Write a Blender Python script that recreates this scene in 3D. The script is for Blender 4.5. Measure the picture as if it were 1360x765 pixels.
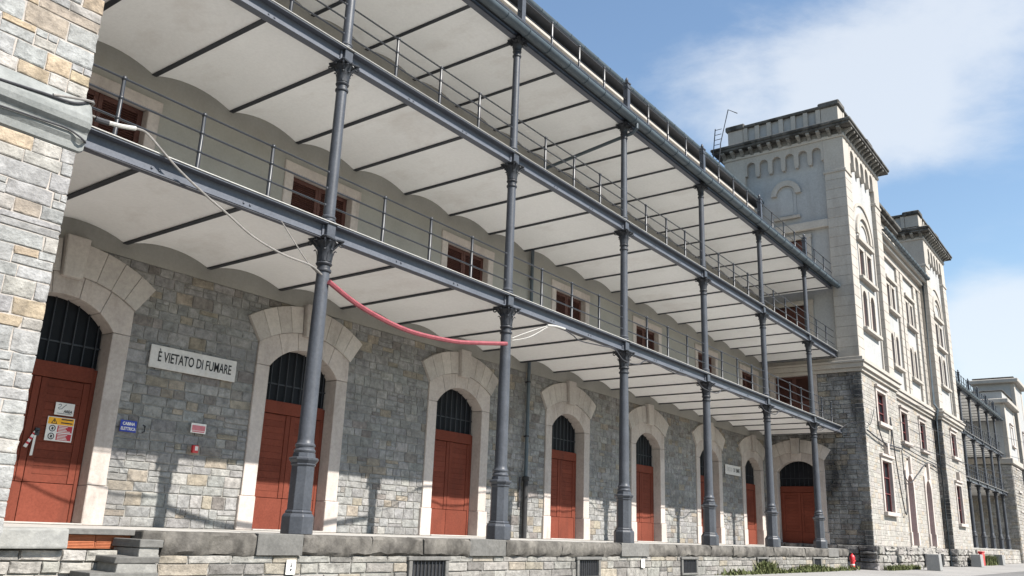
import bpy, bmesh, math, random
from mathutils import Vector, Matrix
random.seed(7)
for o in list(bpy.data.objects): bpy.data.objects.remove(o)
SC = bpy.context.scene
COL = SC.collection
rad = math.radians

# ------------------------------------------------------------------ camera
yaw, pitch, roll = 0.92308, 0.28028, 0.03791
f = Vector((math.sin(yaw)*math.cos(pitch), math.cos(yaw)*math.cos(pitch), math.sin(pitch)))
r0 = Vector((math.cos(yaw), -math.sin(yaw), 0)); u0 = r0.cross(f)
rr = math.cos(roll)*r0 + math.sin(roll)*u0
uu = -math.sin(roll)*r0 + math.cos(roll)*u0
cd = bpy.data.cameras.new('camera'); cam = bpy.data.objects.new('camera', cd); COL.objects.link(cam)
mw = Matrix((rr, uu, -f)).transposed().to_4x4(); mw.translation = Vector((-10.525, -12.637, 0.166))
cam.matrix_world = mw
cd.sensor_width = 36; cd.lens = 1127.83/1360*36; cd.clip_end = 6000; cd.clip_start = 0.1
SC.camera = cam

# ------------------------------------------------------------------ sky, sun, exposure
SUN = Vector((0.31, -4.1, 4.28)).normalized()
elev = math.asin(SUN.z); azim = math.atan2(SUN.x, SUN.y)
wd = bpy.data.worlds.new('World'); SC.world = wd; wd.use_nodes = True
nt = wd.node_tree; nt.nodes.clear()
def N(t, **k):
    n = nt.nodes.new(t)
    for a, b in k.items(): setattr(n, a, b)
    return n
def L(a, b): nt.links.new(a, b)
def val(n, i, v): n.inputs[i].default_value = v
out = N('ShaderNodeOutputWorld'); bg = N('ShaderNodeBackground'); val(bg, 1, 0.084); L(bg.outputs[0], out.inputs[0])
sky = N('ShaderNodeTexSky', sky_type='NISHITA', sun_disc=False)
sky.sun_elevation = elev; sky.sun_rotation = azim; sky.air_density = 1.35; sky.dust_density = 0.0; sky.ozone_density = 2.0
tc = N('ShaderNodeTexCoord')
def blob(d, deg, w):
    dt = N('ShaderNodeVectorMath', operation='DOT_PRODUCT'); L(tc.outputs['Generated'], dt.inputs[0]); dt.inputs[1].default_value = Vector(d).normalized()
    m = N('ShaderNodeMapRange', interpolation_type='SMOOTHSTEP'); L(dt.outputs['Value'], m.inputs[0])
    val(m, 1, math.cos(rad(deg))); val(m, 2, 1.0); val(m, 3, 0.0); val(m, 4, w)
    return m.outputs[0]
def madd(a, b):
    n = N('ShaderNodeMath', operation='ADD'); L(a, n.inputs[0])
    if isinstance(b, float): val(n, 1, b)
    else: L(b, n.inputs[1])
    return n.outputs[0]
mp = N('ShaderNodeMapping'); L(tc.outputs['Generated'], mp.inputs[0]); mp.inputs['Scale'].default_value = (1, 1.0, 1.7); mp.inputs['Rotation'].default_value = (0.35, 0.1, 0.2)
n1 = N('ShaderNodeTexNoise'); L(mp.outputs[0], n1.inputs['Vector']); val(n1, 'Scale', 5.0); val(n1, 'Detail', 10.0); val(n1, 'Roughness', 0.62); val(n1, 'Distortion', 0.25)
n2 = N('ShaderNodeTexNoise'); L(mp.outputs[0], n2.inputs['Vector']); val(n2, 'Scale', 1.6); val(n2, 'Detail', 3.0)
cirrus = blob((0.795, 0.375, 0.47), 6, 0.25)
for d, deg, w in (((0.82, 0.305, 0.475), 7, 0.36), ((0.848, 0.235, 0.472), 8, 0.50), ((0.884, 0.19, 0.43), 6, 0.32), ((0.862, 0.14, 0.487), 9, 0.52), ((0.865, 0.05, 0.50), 10, 0.4),
                  ((0.966, 0.12, 0.23), 4.2, 0.62), ((0.975, 0.10, 0.18), 5.5, 0.5), ((0.98, 0.0, 0.2), 8, 0.5), ((0.985, 0.13, 0.12), 5, 0.3)):
    cirrus = madd(cirrus, blob(d, deg, w))
bk = N('ShaderNodeMapRange'); L(n2.outputs[0], bk.inputs[0]); val(bk, 1, 0.52); val(bk, 2, 0.72); val(bk, 3, 0.0); val(bk, 4, 0.12)
nm = N('ShaderNodeMath', operation='MULTIPLY'); L(n1.outputs[0], nm.inputs[0]); val(nm, 1, 1.7)
tot = madd(madd(cirrus, bk.outputs[0]), nm.outputs[0])
cm = N('ShaderNodeMapRange', interpolation_type='SMOOTHSTEP'); L(tot, cm.inputs[0]); val(cm, 1, 1.06); val(cm, 2, 1.95); val(cm, 3, 0.0); val(cm, 4, 0.72)
mx = N('ShaderNodeMixRGB'); L(cm.outputs[0], mx.inputs[0]); L(sky.outputs[0], mx.inputs[1]); mx.inputs[2].default_value = (5.0, 5.25, 5.55, 1)
L(mx.outputs[0], bg.inputs[0])
sl = bpy.data.lights.new('sun', 'SUN'); sl.energy = 5.0; sl.angle = rad(0.53); sl.color = (1, 0.95, 0.88)
so = bpy.data.objects.new('sun', sl); COL.objects.link(so); so.rotation_euler = SUN.to_track_quat('Z', 'Y').to_euler(); so.location = (10, -40, 60)
SC.view_settings.view_transform = 'Standard'; SC.view_settings.look = 'None'; SC.view_settings.gamma = 1
SC.view_settings.exposure = 1.12

# ------------------------------------------------------------------ mesh helpers
class M:
    def __init__(s, mp=None): s.v = []; s.f = []; s.c = []; s.mp = mp
    def P(s, p): s.v.append(tuple(s.mp(*p)) if s.mp else tuple(p)); return len(s.v)-1
    def box(s, x0, x1, y0, y1, z0, z1):
        i = [s.P((x, y, z)) for x in (x0, x1) for y in (y0, y1) for z in (z0, z1)]
        for q in ((0,1,3,2), (4,6,7,5), (0,4,5,1), (2,3,7,6), (0,2,6,4), (1,5,7,3)): s.f.append([i[k] for k in q])
        return s
    def prism(s, pts, y0, y1):
        a = [s.P((x, y0, z)) for x, z in pts]; b = [s.P((x, y1, z)) for x, z in pts]; n = len(pts)
        s.f.append(a); s.f.append(b[::-1])
        for k in range(n): s.f.append([a[k], b[k], b[(k+1) % n], a[(k+1) % n]])
        return s
    def lathe(s, cx, cy, prof, n=16, rot=0.0):
        rings = []
        for r, z in prof: rings.append([s.P((cx+r*math.cos(2*math.pi*k/n+rot), cy+r*math.sin(2*math.pi*k/n+rot), z)) for k in range(n)])
        for a, b in zip(rings, rings[1:]):
            for k in range(n): s.f.append([a[k], a[(k+1) % n], b[(k+1) % n], b[k]])
        s.f.append(rings[0][::-1]); s.f.append(rings[-1]); return s
    def tube(s, path, r, n=6, closed_ends=True):
        path = [Vector(p) for p in path]; rings = []
        for i, p in enumerate(path):
            t = (path[min(i+1, len(path)-1)]-path[max(i-1, 0)]).normalized()
            a = t.cross(Vector((0, 0, 1)))
            if a.length < 1e-3: a = Vector((1, 0, 0))
            a.normalize(); b = t.cross(a)
            rings.append([s.P(p+r*(math.cos(2*math.pi*k/n)*a+math.sin(2*math.pi*k/n)*b)) for k in range(n)])
        for a, b in zip(rings, rings[1:]):
            for k in range(n): s.f.append([a[k], a[(k+1) % n], b[(k+1) % n], b[k]])
        s.f.append(rings[0][::-1]); s.f.append(rings[-1]); return s
    def ball(s, c, r, n=8, m=5):
        return s.lathe(c[0], c[1], [(max(r*math.sin(math.pi*k/m), r*0.05), c[2]-r*math.cos(math.pi*k/m)) for k in range(m+1)], n)
    def mesh(s, name, mat, smooth=False, bevel=0, seg=1):
        me = bpy.data.meshes.new(name); me.from_pydata(s.v, [], s.f)
        if s.c:
            a = me.color_attributes.new('col', 'FLOAT_COLOR', 'POINT')
            fl = [x for c in s.c for x in (c[0], c[1], c[2], 1)]
            a.data.foreach_set('color', fl)
        bm = bmesh.new(); bm.from_mesh(me)
        bmesh.ops.recalc_face_normals(bm, faces=bm.faces)
        if bevel:
            es = [e for e in bm.edges if len(e.link_faces) == 2 and e.calc_face_angle(0) > 0.5]
            bmesh.ops.bevel(bm, geom=es, offset=bevel, segments=seg, profile=0.6, affect='EDGES', clamp_overlap=True)
        bm.to_mesh(me); bm.free()
        if smooth:
            me.polygons.foreach_set('use_smooth', [True]*len(me.polygons))
            try: me.set_sharp_from_angle(angle=rad(38))
            except Exception: pass
        if mat: me.materials.append(mat)
        return me
LOC = {}
def tag(o, label=None, cat=None, group=None, kind=None):
    if label: o['label'] = label
    if cat: o['category'] = cat
    if group: o['group'] = group
    if kind: o['kind'] = kind
    return o
def link(name, data, parent=None, loc=(0, 0, 0), rotz=0, local=False, scale=None):
    o = bpy.data.objects.new(name, data); COL.objects.link(o)
    loc = Vector(loc)
    if parent is not None:
        o.parent = parent
        o.location = loc if local else loc-LOC[parent]
    else: o.location = loc
    o.rotation_euler = (0, 0, rotz)
    if scale: o.scale = scale
    LOC[o] = loc if not local else LOC[parent]+loc
    return o
def thing(name, label, cat, loc, group=None):
    return tag(link(name, None, None, loc), label, cat, group)
def add(name, m, mat, parent=None, smooth=False, bevel=0, loc=(0, 0, 0), seg=1, local=False):
    return link(name, m.mesh(name, mat, smooth, bevel, seg), parent, loc, 0, local)
def copy_tree(o, parent=None):
    c = o.copy(); COL.objects.link(c); c.parent = parent; LOC[c] = LOC[o].copy()
    for ch in o.children: copy_tree(ch, c)
    return c

# ------------------------------------------------------------------ materials
def lin(c): return tuple((x/255/12.92 if x/255 <= 0.04045 else ((x/255+0.055)/1.055)**2.4) for x in c)
def mat(name, c1, c2=None, scale=3.0, rough=0.85, bump=0.0, bscale=40.0, src=None, dirt=None, dscale=(1.2, 1.2, 0.35), dthr=(0.52, 0.72), metal=0.0, fine=0.12, spec=0.3, vary=0.05):
    m = bpy.data.materials.new(name); m.use_nodes = True
    t = m.node_tree; b = t.nodes['Principled BSDF']
    def nn(ty, **k):
        n = t.nodes.new(ty)
        for a, v in k.items(): setattr(n, a, v)
        return n
    ge = nn('ShaderNodeNewGeometry'); pos = ge.outputs['Position']
    if src == 'obj': base = nn('ShaderNodeObjectInfo').outputs['Color']
    elif src == 'col': base = nn('ShaderNodeVertexColor', layer_name='col').outputs['Color']
    else:
        base = None
    nz = nn('ShaderNodeTexNoise'); t.links.new(pos, nz.inputs['Vector']); nz.inputs['Scale'].default_value = scale; nz.inputs['Detail'].default_value = 6; nz.inputs['Roughness'].default_value = 0.6
    if base is None:
        rp = nn('ShaderNodeMapRange'); t.links.new(nz.outputs[0], rp.inputs[0]); rp.inputs[1].default_value = 0.32; rp.inputs[2].default_value = 0.68
        mx = nn('ShaderNodeMixRGB'); t.links.new(rp.outputs[0], mx.inputs[0]); mx.inputs[1].default_value = (*c1, 1); mx.inputs[2].default_value = (*(c2 or c1), 1); base = mx.outputs[0]
    # fine multiply
    n3 = nn('ShaderNodeTexNoise'); t.links.new(pos, n3.inputs['Vector']); n3.inputs['Scale'].default_value = bscale*0.5; n3.inputs['Detail'].default_value = 8; n3.inputs['Roughness'].default_value = 0.72
    r3 = nn('ShaderNodeMapRange'); t.links.new(n3.outputs[0], r3.inputs[0]); r3.inputs[1].default_value = 0.3; r3.inputs[2].default_value = 0.7; r3.inputs[3].default_value = 1-fine*1.4; r3.inputs[4].default_value = 1+fine
    mu = nn('ShaderNodeMixRGB', blend_type='MULTIPLY'); mu.inputs[0].default_value = 1; t.links.new(base, mu.inputs[1]); t.links.new(r3.outputs[0], mu.inputs[2]); base = mu.outputs[0]
    oi = nn('ShaderNodeObjectInfo'); ro = nn('ShaderNodeMapRange'); t.links.new(oi.outputs['Random'], ro.inputs[0]); ro.inputs[3].default_value = 1-vary; ro.inputs[4].default_value = 1+vary
    mv = nn('ShaderNodeMixRGB', blend_type='MULTIPLY'); mv.inputs[0].default_value = 1; t.links.new(base, mv.inputs[1]); t.links.new(ro.outputs[0], mv.inputs[2]); base = mv.outputs[0]
    if dirt:
        mpn = nn('ShaderNodeMapping'); t.links.new(pos, mpn.inputs[0]); mpn.inputs['Scale'].default_value = dscale
        n4 = nn('ShaderNodeTexNoise'); t.links.new(mpn.outputs[0], n4.inputs['Vector']); n4.inputs['Scale'].default_value = 1.0; n4.inputs['Detail'].default_value = 9; n4.inputs['Roughness'].default_value = 0.66
        r4 = nn('ShaderNodeMapRange'); t.links.new(n4.outputs[0], r4.inputs[0]); r4.inputs[1].default_value = dthr[0]; r4.inputs[2].default_value = dthr[1]; r4.inputs[3].default_value = 0; r4.inputs[4].default_value = dirt[3]
        md = nn('ShaderNodeMixRGB'); t.links.new(r4.outputs[0], md.inputs[0]); t.links.new(base, md.inputs[1]); md.inputs[2].default_value = (*dirt[:3], 1); base = md.outputs[0]
    t.links.new(base, b.inputs['Base Color'])
    b.inputs['Roughness'].default_value = rough; b.inputs['Metallic'].default_value = metal; b.inputs['Specular IOR Level'].default_value = spec
    if bump:
        bn = nn('ShaderNodeTexNoise'); t.links.new(pos, bn.inputs['Vector']); bn.inputs['Scale'].default_value = bscale; bn.inputs['Detail'].default_value = 7; bn.inputs['Roughness'].default_value = 0.62
        bb = nn('ShaderNodeBump'); bb.inputs['Strength'].default_value = 1.0; bb.inputs['Distance'].default_value = bump; t.links.new(bn.outputs[0], bb.inputs['Height']); t.links.new(bb.outputs[0], b.inputs['Normal'])
    return m
STONE_O = mat('ashlar_single', None, src='obj', rough=0.95, bump=0.03, bscale=13, fine=0.34, spec=0.08, vary=0.0, dirt=(0.11, 0.105, 0.10, 0.55), dscale=(0.7, 0.7, 0.9), dthr=(0.46, 0.72))
STONE_V = mat('ashlar_mass', None, src='col', rough=0.95, bump=0.03, bscale=13, fine=0.34, spec=0.08, vary=0.0, dirt=(0.11, 0.105, 0.10, 0.55), dscale=(0.7, 0.7, 0.9), dthr=(0.46, 0.72))
STAINED = mat('ashlar_stained', None, src='col', rough=0.95, bump=0.03, bscale=13, fine=0.34, spec=0.08, vary=0.0, dirt=(0.02, 0.021, 0.024, 0.85), dscale=(0.9, 0.9, 0.22), dthr=(0.44, 0.62))
STONE_T = mat('ashlar_tower', None, src='col', rough=0.95, bump=0.008, bscale=13, fine=0.2, spec=0.08, vary=0.0, dirt=(0.18, 0.17, 0.155, 0.5), dscale=(0.7, 0.7, 0.4), dthr=(0.5, 0.75))
MORTAR = mat('mortar', (0.20, 0.195, 0.185), (0.28, 0.265, 0.24), 2.0, 0.95, 0.01, 40)
MORTAR_L = mat('mortar_light', (0.32, 0.295, 0.268), (0.39, 0.35, 0.315), 2.0, 0.95, 0.01, 40)
MORTAR_T = mat('mortar_tower', (0.30, 0.28, 0.255), (0.36, 0.335, 0.305), 2.0, 0.95, 0.01, 40)
LIME = mat('limestone', (0.385, 0.338, 0.308), (0.45, 0.40, 0.365), 1.6, 0.85, 0.006, 24, fine=0.12, dirt=(0.20, 0.17, 0.145, 0.6), dscale=(2.2, 2.2, 0.7), dthr=(0.52, 0.74), vary=.09)
LIMED = mat('hood_stone', (0.375, 0.343, 0.315), (0.45, 0.413, 0.38), 1.2, 0.88, 0.006, 24, fine=0.12, dirt=(0.17, 0.155, 0.14, 0.6), dthr=(0.52, 0.74), vary=.1)
VAULT = mat('vault_plaster', (0.80, 0.795, 0.775), (0.85, 0.845, 0.825), 0.7, 0.9, 0.003, 25, fine=0.04, dirt=(0.52, 0.47, 0.42, 0.5), dscale=(0.9, 0.5, 0.9), dthr=(0.54, 0.8), vary=.03)
PLAST = mat('wall_plaster', (0.235, 0.228, 0.205), (0.285, 0.277, 0.25), 0.9, 0.92, 0.004, 30, fine=0.06, dirt=(0.22, 0.2, 0.17, 0.5), dscale=(0.9, 0.9, 0.5), dthr=(0.55, 0.8))
IRON = mat('iron_paint', (0.045, 0.049, 0.058), (0.062, 0.067, 0.078), 2.5, 0.45, 0.0025, 40, fine=0.16, spec=0.35, dirt=(0.05, 0.036, 0.028, 0.5), dscale=(3, 3, 1.2), dthr=(0.6, 0.75))
BEAMM = mat('beam_paint', (0.085, 0.092, 0.11), (0.11, 0.118, 0.138), 2.0, 0.5, 0.002, 40, fine=0.14, spec=0.3, dirt=(0.05, 0.045, 0.045, 0.5), dscale=(2, 2, 2), dthr=(0.58, 0.75))
CAPM = mat('capital_shade_paint', (0.022, 0.024, 0.029), (0.036, 0.039, 0.046), 5.0, 0.5, 0.002, 60, fine=0.2, spec=0.35)  # same iron paint, darkened: shade on the capitals put into the colour
IROND = mat('iron_dark', (0.018, 0.02, 0.025), (0.03, 0.033, 0.04), 3.0, 0.5, 0.0015, 60, fine=0.1, spec=0.4)
RAILM = mat('rail_paint', (0.016, 0.018, 0.022), (0.026, 0.029, 0.035), 3.0, 0.4, 0.0, 60, fine=0.1, spec=0.4)
LIP = mat('deck_lip', (0.45, 0.44, 0.41), (0.36, 0.35, 0.33), 3.0, 0.8, 0.002, 40)
ZINC = mat('zinc', (0.05, 0.066, 0.078), (0.075, 0.095, 0.11), 2.0, 0.45, 0.001, 40, spec=0.4, fine=0.08)
DOOR = mat('door_red', (0.130, 0.035, 0.022), (0.158, 0.044, 0.028), 1.5, 0.8, 0.002, 40, fine=0.15, spec=0.1, dirt=(0.075, 0.026, 0.018, 0.65), dscale=(2.0, 2.0, 0.5), dthr=(0.50, 0.75), vary=.1)
SHUT = mat('shutter_brown', (0.065, 0.026, 0.02), (0.085, 0.034, 0.026), 2.0, 0.6, 0.001, 50, fine=0.1)
REDFR = mat('frame_red', (0.14, 0.04, 0.042), (0.18, 0.055, 0.055), 2.0, 0.6, 0.001, 50)
GLASS = mat('dark_glass', (0.008, 0.009, 0.011), (0.014, 0.015, 0.018), 1.0, 0.45, 0.0, 10, spec=0.08)
COPE = mat('coping', (0.085, 0.078, 0.07), (0.155, 0.143, 0.125), 1.6, 0.93, 0.016, 14, fine=0.25, dirt=(0.035, 0.032, 0.028, 0.85), dscale=(2.2, 2.2, 1.6), dthr=(0.44, 0.64), vary=.12)
COPEN = mat('coping_new', (0.11, 0.107, 0.10), (0.155, 0.15, 0.14), 2.0, 0.9, 0.006, 25, fine=0.18, dirt=(0.05, 0.047, 0.042, 0.6), dscale=(2, 2, 1.2), dthr=(0.52, 0.72), vary=.12)
DECKM = mat('deck_bounce_pale', (0.38, 0.372, 0.358), (0.45, 0.44, 0.42), 1.2, 0.92, 0.003, 30)  # deck tops out of view, made pale to bounce sunlight onto the vaults
FLOORM = mat('platform_floor', (0.30, 0.288, 0.27), (0.37, 0.355, 0.33), 1.2, 0.92, 0.003, 30)
TERRA = mat('terracotta', (0.36, 0.12, 0.058), (0.43, 0.155, 0.075), 3.0, 0.9, 0.003, 30)
TPLA = mat('tower_render', (0.305, 0.307, 0.303), (0.35, 0.35, 0.344), 0.8, 0.92, 0.005, 20, fine=0.09, dirt=(0.19, 0.183, 0.172, 0.5), dscale=(1.1, 1.1, 0.2), dthr=(0.52, 0.78))
TLIME = mat('tower_stone', (0.345, 0.316, 0.28), (0.395, 0.363, 0.322), 0.9, 0.9, 0.005, 20, fine=0.1, dirt=(0.20, 0.184, 0.162, 0.5), dscale=(1.3, 1.3, 0.25), dthr=(0.52, 0.76), vary=.06)
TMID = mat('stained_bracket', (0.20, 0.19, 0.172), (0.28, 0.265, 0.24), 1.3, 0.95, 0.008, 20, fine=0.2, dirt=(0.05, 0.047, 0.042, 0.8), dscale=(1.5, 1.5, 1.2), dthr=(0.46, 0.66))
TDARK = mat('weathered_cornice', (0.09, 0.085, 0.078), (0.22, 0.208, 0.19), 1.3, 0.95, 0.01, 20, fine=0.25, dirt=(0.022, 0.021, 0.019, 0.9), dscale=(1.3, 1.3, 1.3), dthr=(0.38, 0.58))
GROUND = mat('ground_concrete', (0.215, 0.207, 0.197), (0.26, 0.25, 0.237), 0.25, 0.95, 0.006, 20, fine=0.1, dirt=(0.17, 0.16, 0.15, 0.6), dscale=(0.2, 0.2, 0.2), dthr=(0.55, 0.75))
ASPH = mat('asphalt', (0.11, 0.108, 0.105), (0.16, 0.155, 0.15), 0.3, 0.95, 0.006, 25, fine=0.15)  # unseen yard surface, added dark to cut light bounced onto the facade
WHITE = mat('white_paint', (0.62, 0.60, 0.56), (0.70, 0.68, 0.64), 4.0, 0.7, 0.001, 40, fine=0.05)
BLACKP = mat('black_paint', (0.02, 0.02, 0.022), (0.03, 0.03, 0.03), 4, 0.7, 0, 40)
BLUE = mat('enamel_blue', (0.02, 0.04, 0.28), (0.025, 0.05, 0.32), 4, 0.4, 0, 40)
YEL = mat('print_yellow', (0.75, 0.36, 0.02), (0.78, 0.4, 0.03), 4, 0.6, 0, 40)
REDP = mat('print_red', (0.42, 0.03, 0.045), (0.45, 0.035, 0.05), 4, 0.6, 0, 40)
PINK = mat('print_pink', (0.50, 0.16, 0.18), (0.56, 0.2, 0.22), 6, 0.7, 0, 40)
HYD = mat('hydrant_red', (0.45, 0.02, 0.03), (0.52, 0.03, 0.035), 3, 0.4, 0.001, 40, spec=0.5)
HOSE = mat('hose_red', (0.19, 0.045, 0.055), (0.25, 0.065, 0.075), 5, 0.6, 0.002, 40)
CABLE = mat('cable_grey', (0.17, 0.16, 0.15), (0.24, 0.225, 0.21), 5, 0.7, 0, 40)
CABLEK = mat('cable_black', (0.03, 0.03, 0.035), (0.05, 0.05, 0.055), 5, 0.7, 0, 40)
CONC = mat('block_concrete', (0.2, 0.2, 0.197), (0.25, 0.247, 0.24), 2.0, 0.93, 0.004, 30, fine=0.12)
LEAF = mat('weed_green', (0.06, 0.085, 0.025), (0.13, 0.13, 0.055), 6, 0.8, 0, 40)

# ------------------------------------------------------------------ stonework
def unit_stone(seed):
    rn = random.Random(seed); m = M()
    pts = [(-.5, -.5), (0, -.5), (.5, -.5), (.5, 0), (.5, .5), (0, .5), (-.5, .5), (-.5, 0)]
    j = lambda s: rn.uniform(-s, s)
    o = [(x*0.985+j(.022), z*0.965+j(.045)) for x, z in pts]
    a = [m.P((x, 0, z)) for x, z in o]
    b = [m.P((x, -0.62+j(.12), z)) for x, z in o]
    c = [m.P((x*(0.935+j(.03)), -1+j(.2), z*(0.86+j(.06)))) for x, z in o]
    e = m.P((j(.2), -1.08+j(.22), j(.2)))
    for k in range(8):
        q = (k+1) % 8
        m.f += [[a[k], a[q], b[q], b[k]], [b[k], b[q], c[q], c[k]], [c[k], c[q], e]]
    return m
UNITS = [unit_stone(i) for i in range(14)]
UMESH = [u.mesh('stone', STONE_O, smooth=False) for u in UNITS]
def jit(c, s): k = 1+random.uniform(-s, s); return tuple(max(0.01, x*k*(1+random.uniform(-.014, .014))) for x in c)
def pal_gallery():
    r = random.random()
    if r < .64: return jit((0.226, 0.223, 0.217), .11)
    if r < .80: return jit((0.262, 0.254, 0.241), .09)
    if r < .91: return jit((0.252, 0.222, 0.180), .12)
    return jit((0.185, 0.170, 0.158), .18)
def pal_light():
    r = random.random()
    if r < .66: return jit((0.285, 0.283, 0.276), .08)
    if r < .86: return jit((0.325, 0.308, 0.282), .07)
    if r < .96: return jit((0.335, 0.27, 0.195), .1)
    return jit((0.31, 0.26, 0.21), .1)
def pal_tower():
    r = random.random()
    if r < .68: return jit((0.312, 0.294, 0.268), .08)
    if r < .86: return jit((0.35, 0.33, 0.30), .07)
    return jit((0.325, 0.285, 0.235), .1)
def courses(x0, x1, z0, z1, h, w, blocked, gap=0.011):
    z = z0; res = []
    while z < z1-0.05:
        hh = random.uniform(*h)
        if z+hh > z1-0.09: hh = z1-z
        bl = sorted(blocked(z+0.02, z+hh-0.02)); x = x0; free = []
        for a, b in bl:
            if a > x: free.append((x, min(a, x1)))
            x = max(x, b)
        if x < x1: free.append((x, x1))
        for a, b in free:
            xx = a
            while xx < b-0.03:
                ww = random.uniform(*w)
                if xx+ww > b-0.16: ww = b-xx
                q = random.random()
                if hh > .2 and q < .2:
                    sp = random.uniform(.38, .62)*hh; w2 = ww*random.uniform(.4, .6) if q < .08 else ww
                    res.append((xx+ww/2, z+sp/2, ww-gap, sp-gap)); 
                    if w2 < ww: res.append((xx+w2/2, z+(hh+sp)/2, w2-gap, hh-sp-gap)); res.append((xx+(ww+w2)/2, z+(hh+sp)/2, ww-w2-gap, hh-sp-gap))
                    else: res.append((xx+ww/2, z+(hh+sp)/2, ww-gap, hh-sp-gap))
                else: res.append((xx+ww/2, z+hh/2, ww-gap, hh-gap))
                xx += ww
        z += hh
    return res
def single_stones(rects, pal, parent, y, depth=0.06, face='y', name='stone'):
    for cx, cz, w, h in rects:
        u = random.randrange(len(UMESH))
        d = depth*random.uniform(.85, 1.2)
        if face == 'y': o = link(name, UMESH[u], parent, (cx, y, cz), 0, scale=(w, d, h))
        else: o = link(name, UMESH[u], parent, (y, cx, cz), -math.pi/2, scale=(w, d, h))
        if random.random() < .5 and face == 'y': o.scale = (-w, d, h)
        if face == 'y': o.rotation_euler = (0, random.uniform(-.014, .014), 0)
        o.color = (*pal(), 1)
def mass_stones(rects, pal, parent, mapf, depth=0.06, name='stonework', mat_=None):
    m = M()
    for cx, cz, w, h in rects:
        U = random.choice(UNITS); i = len(m.v); c = pal(); d = depth*random.uniform(.85, 1.2); s = random.choice((-1, 1))
        for x, y, z in U.v: m.v.append(mapf(cx+s*x*w, -y*d, cz+z*h)); m.c.append(c)
        for q in U.f: m.f.append([k+i for k in q])
    return tag(add(name, m, mat_ or STONE_V, parent), kind='stuff')
def grid_wall(m, u0, u1, z0, z1, d0, d1, holes):
    us = sorted({u0, u1, *[h[0] for h in holes], *[h[1] for h in holes]}); us = [u for u in us if u0 <= u <= u1]
    for a, b in zip(us, us[1:]):
        c = (a+b)/2; z = z0
        for h in sorted([h for h in holes if h[0] < c < h[1]], key=lambda h: h[2]):
            if h[2] > z: m.box(a, b, d0, d1, z, h[2])
            z = h[3]
        if z < z1: m.box(a, b, d0, d1, z, z1)
    return m
def arc(cx, cz, R, a0, a1, n): return [(cx+R*math.cos(a0+(a1-a0)*k/n), cz+R*math.sin(a0+(a1-a0)*k/n)) for k in range(n+1)]

# ------------------------------------------------------------------ ground
G = -0.93
m = M(); S_ = 3000; m.v = [(-S_, -S_, G-.006), (S_, -S_, G-.006), (S_, S_, G-.006), (-S_, S_, G-.006)]; m.f = [[0, 1, 2, 3]]
tag(add('ground', m, ASPH), 'unseen yard in front of the warehouses, dark asphalt added to cut bounced light', kind='structure')
m = M(); m.v = [(-40, -5.5, G), (260, -5.5, G), (260, 0, G), (-40, 0, G)]; m.f = [[0, 1, 2, 3]]
tag(add('pavement', m, GROUND), 'pale concrete pavement along the foot of the facade', kind='structure')

XT = 34.4          # side of the far tower that closes the gallery
WY = 3.94          # gallery wall
FZ = (5.625, 9.545, 13.30)   # undersides of the three galleries
XL = -5.55

# ------------------------------------------------------------------ warehouse range behind the gallery
WH = thing('stone_warehouse', 'long grey stone warehouse range behind the iron gallery, with arched red doors', 'building', (14.4, 9, G))
DOORX = [-3.0, 3.0, 9.0, 15.0, 21.0, 27.0, 32.35]
HW = 1.05
def door_half(z):
    if z < .75: return 1.47
    if z < 4.31: return 1.42
    if z < 4.83: return 1.42+(z-4.31)*0.7
    if z < 5.36: return max(0.0, 3.19**2-(z-2.19)**2)**.5
    return 0.0
holes = [(x-HW-.12, x+HW+.12, -.1, 4.45) for x in DOORX]
bw = M(); grid_wall(bw, XL, XT+.3, -.1, 5.36, WY+.03, WY+.43, holes); wall = add('wall', bw, MORTAR, WH)
pw = M()
wholes = [(x-1.06, x+1.06, 6.0, 8.78) for x in DOORX]
grid_wall(pw, XL, XT+.3, 5.36, 13.7, WY-.015, WY+.43, wholes); add('plaster_wall', pw, PLAST, WH)
pw = M().box(XL, XT+.3, WY+.435, 12, -.1, 13.7); add('rear_wall', pw, PLAST, WH)
def blk(z0, z1):
    r = []
    for x in DOORX:
        hf = min(door_half(z0+.03), door_half(z1-.03)) if z0 > 4.25 else max(door_half(z0), door_half(z1))
        if hf > .1: r.append((x-hf, x+hf))
    return r
rects = courses(XL, XT, 0.0, 5.37, (.15, .29), (.2, .58), blk)
near = sorted(rects, key=lambda q: q[0])
single_stones(near[:300], pal_gallery, wall, WY+.032, .02)
mass_stones(near[300:], pal_gallery, WH, lambda u, d, z: (u, WY+.032-d, z), .02)
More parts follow.
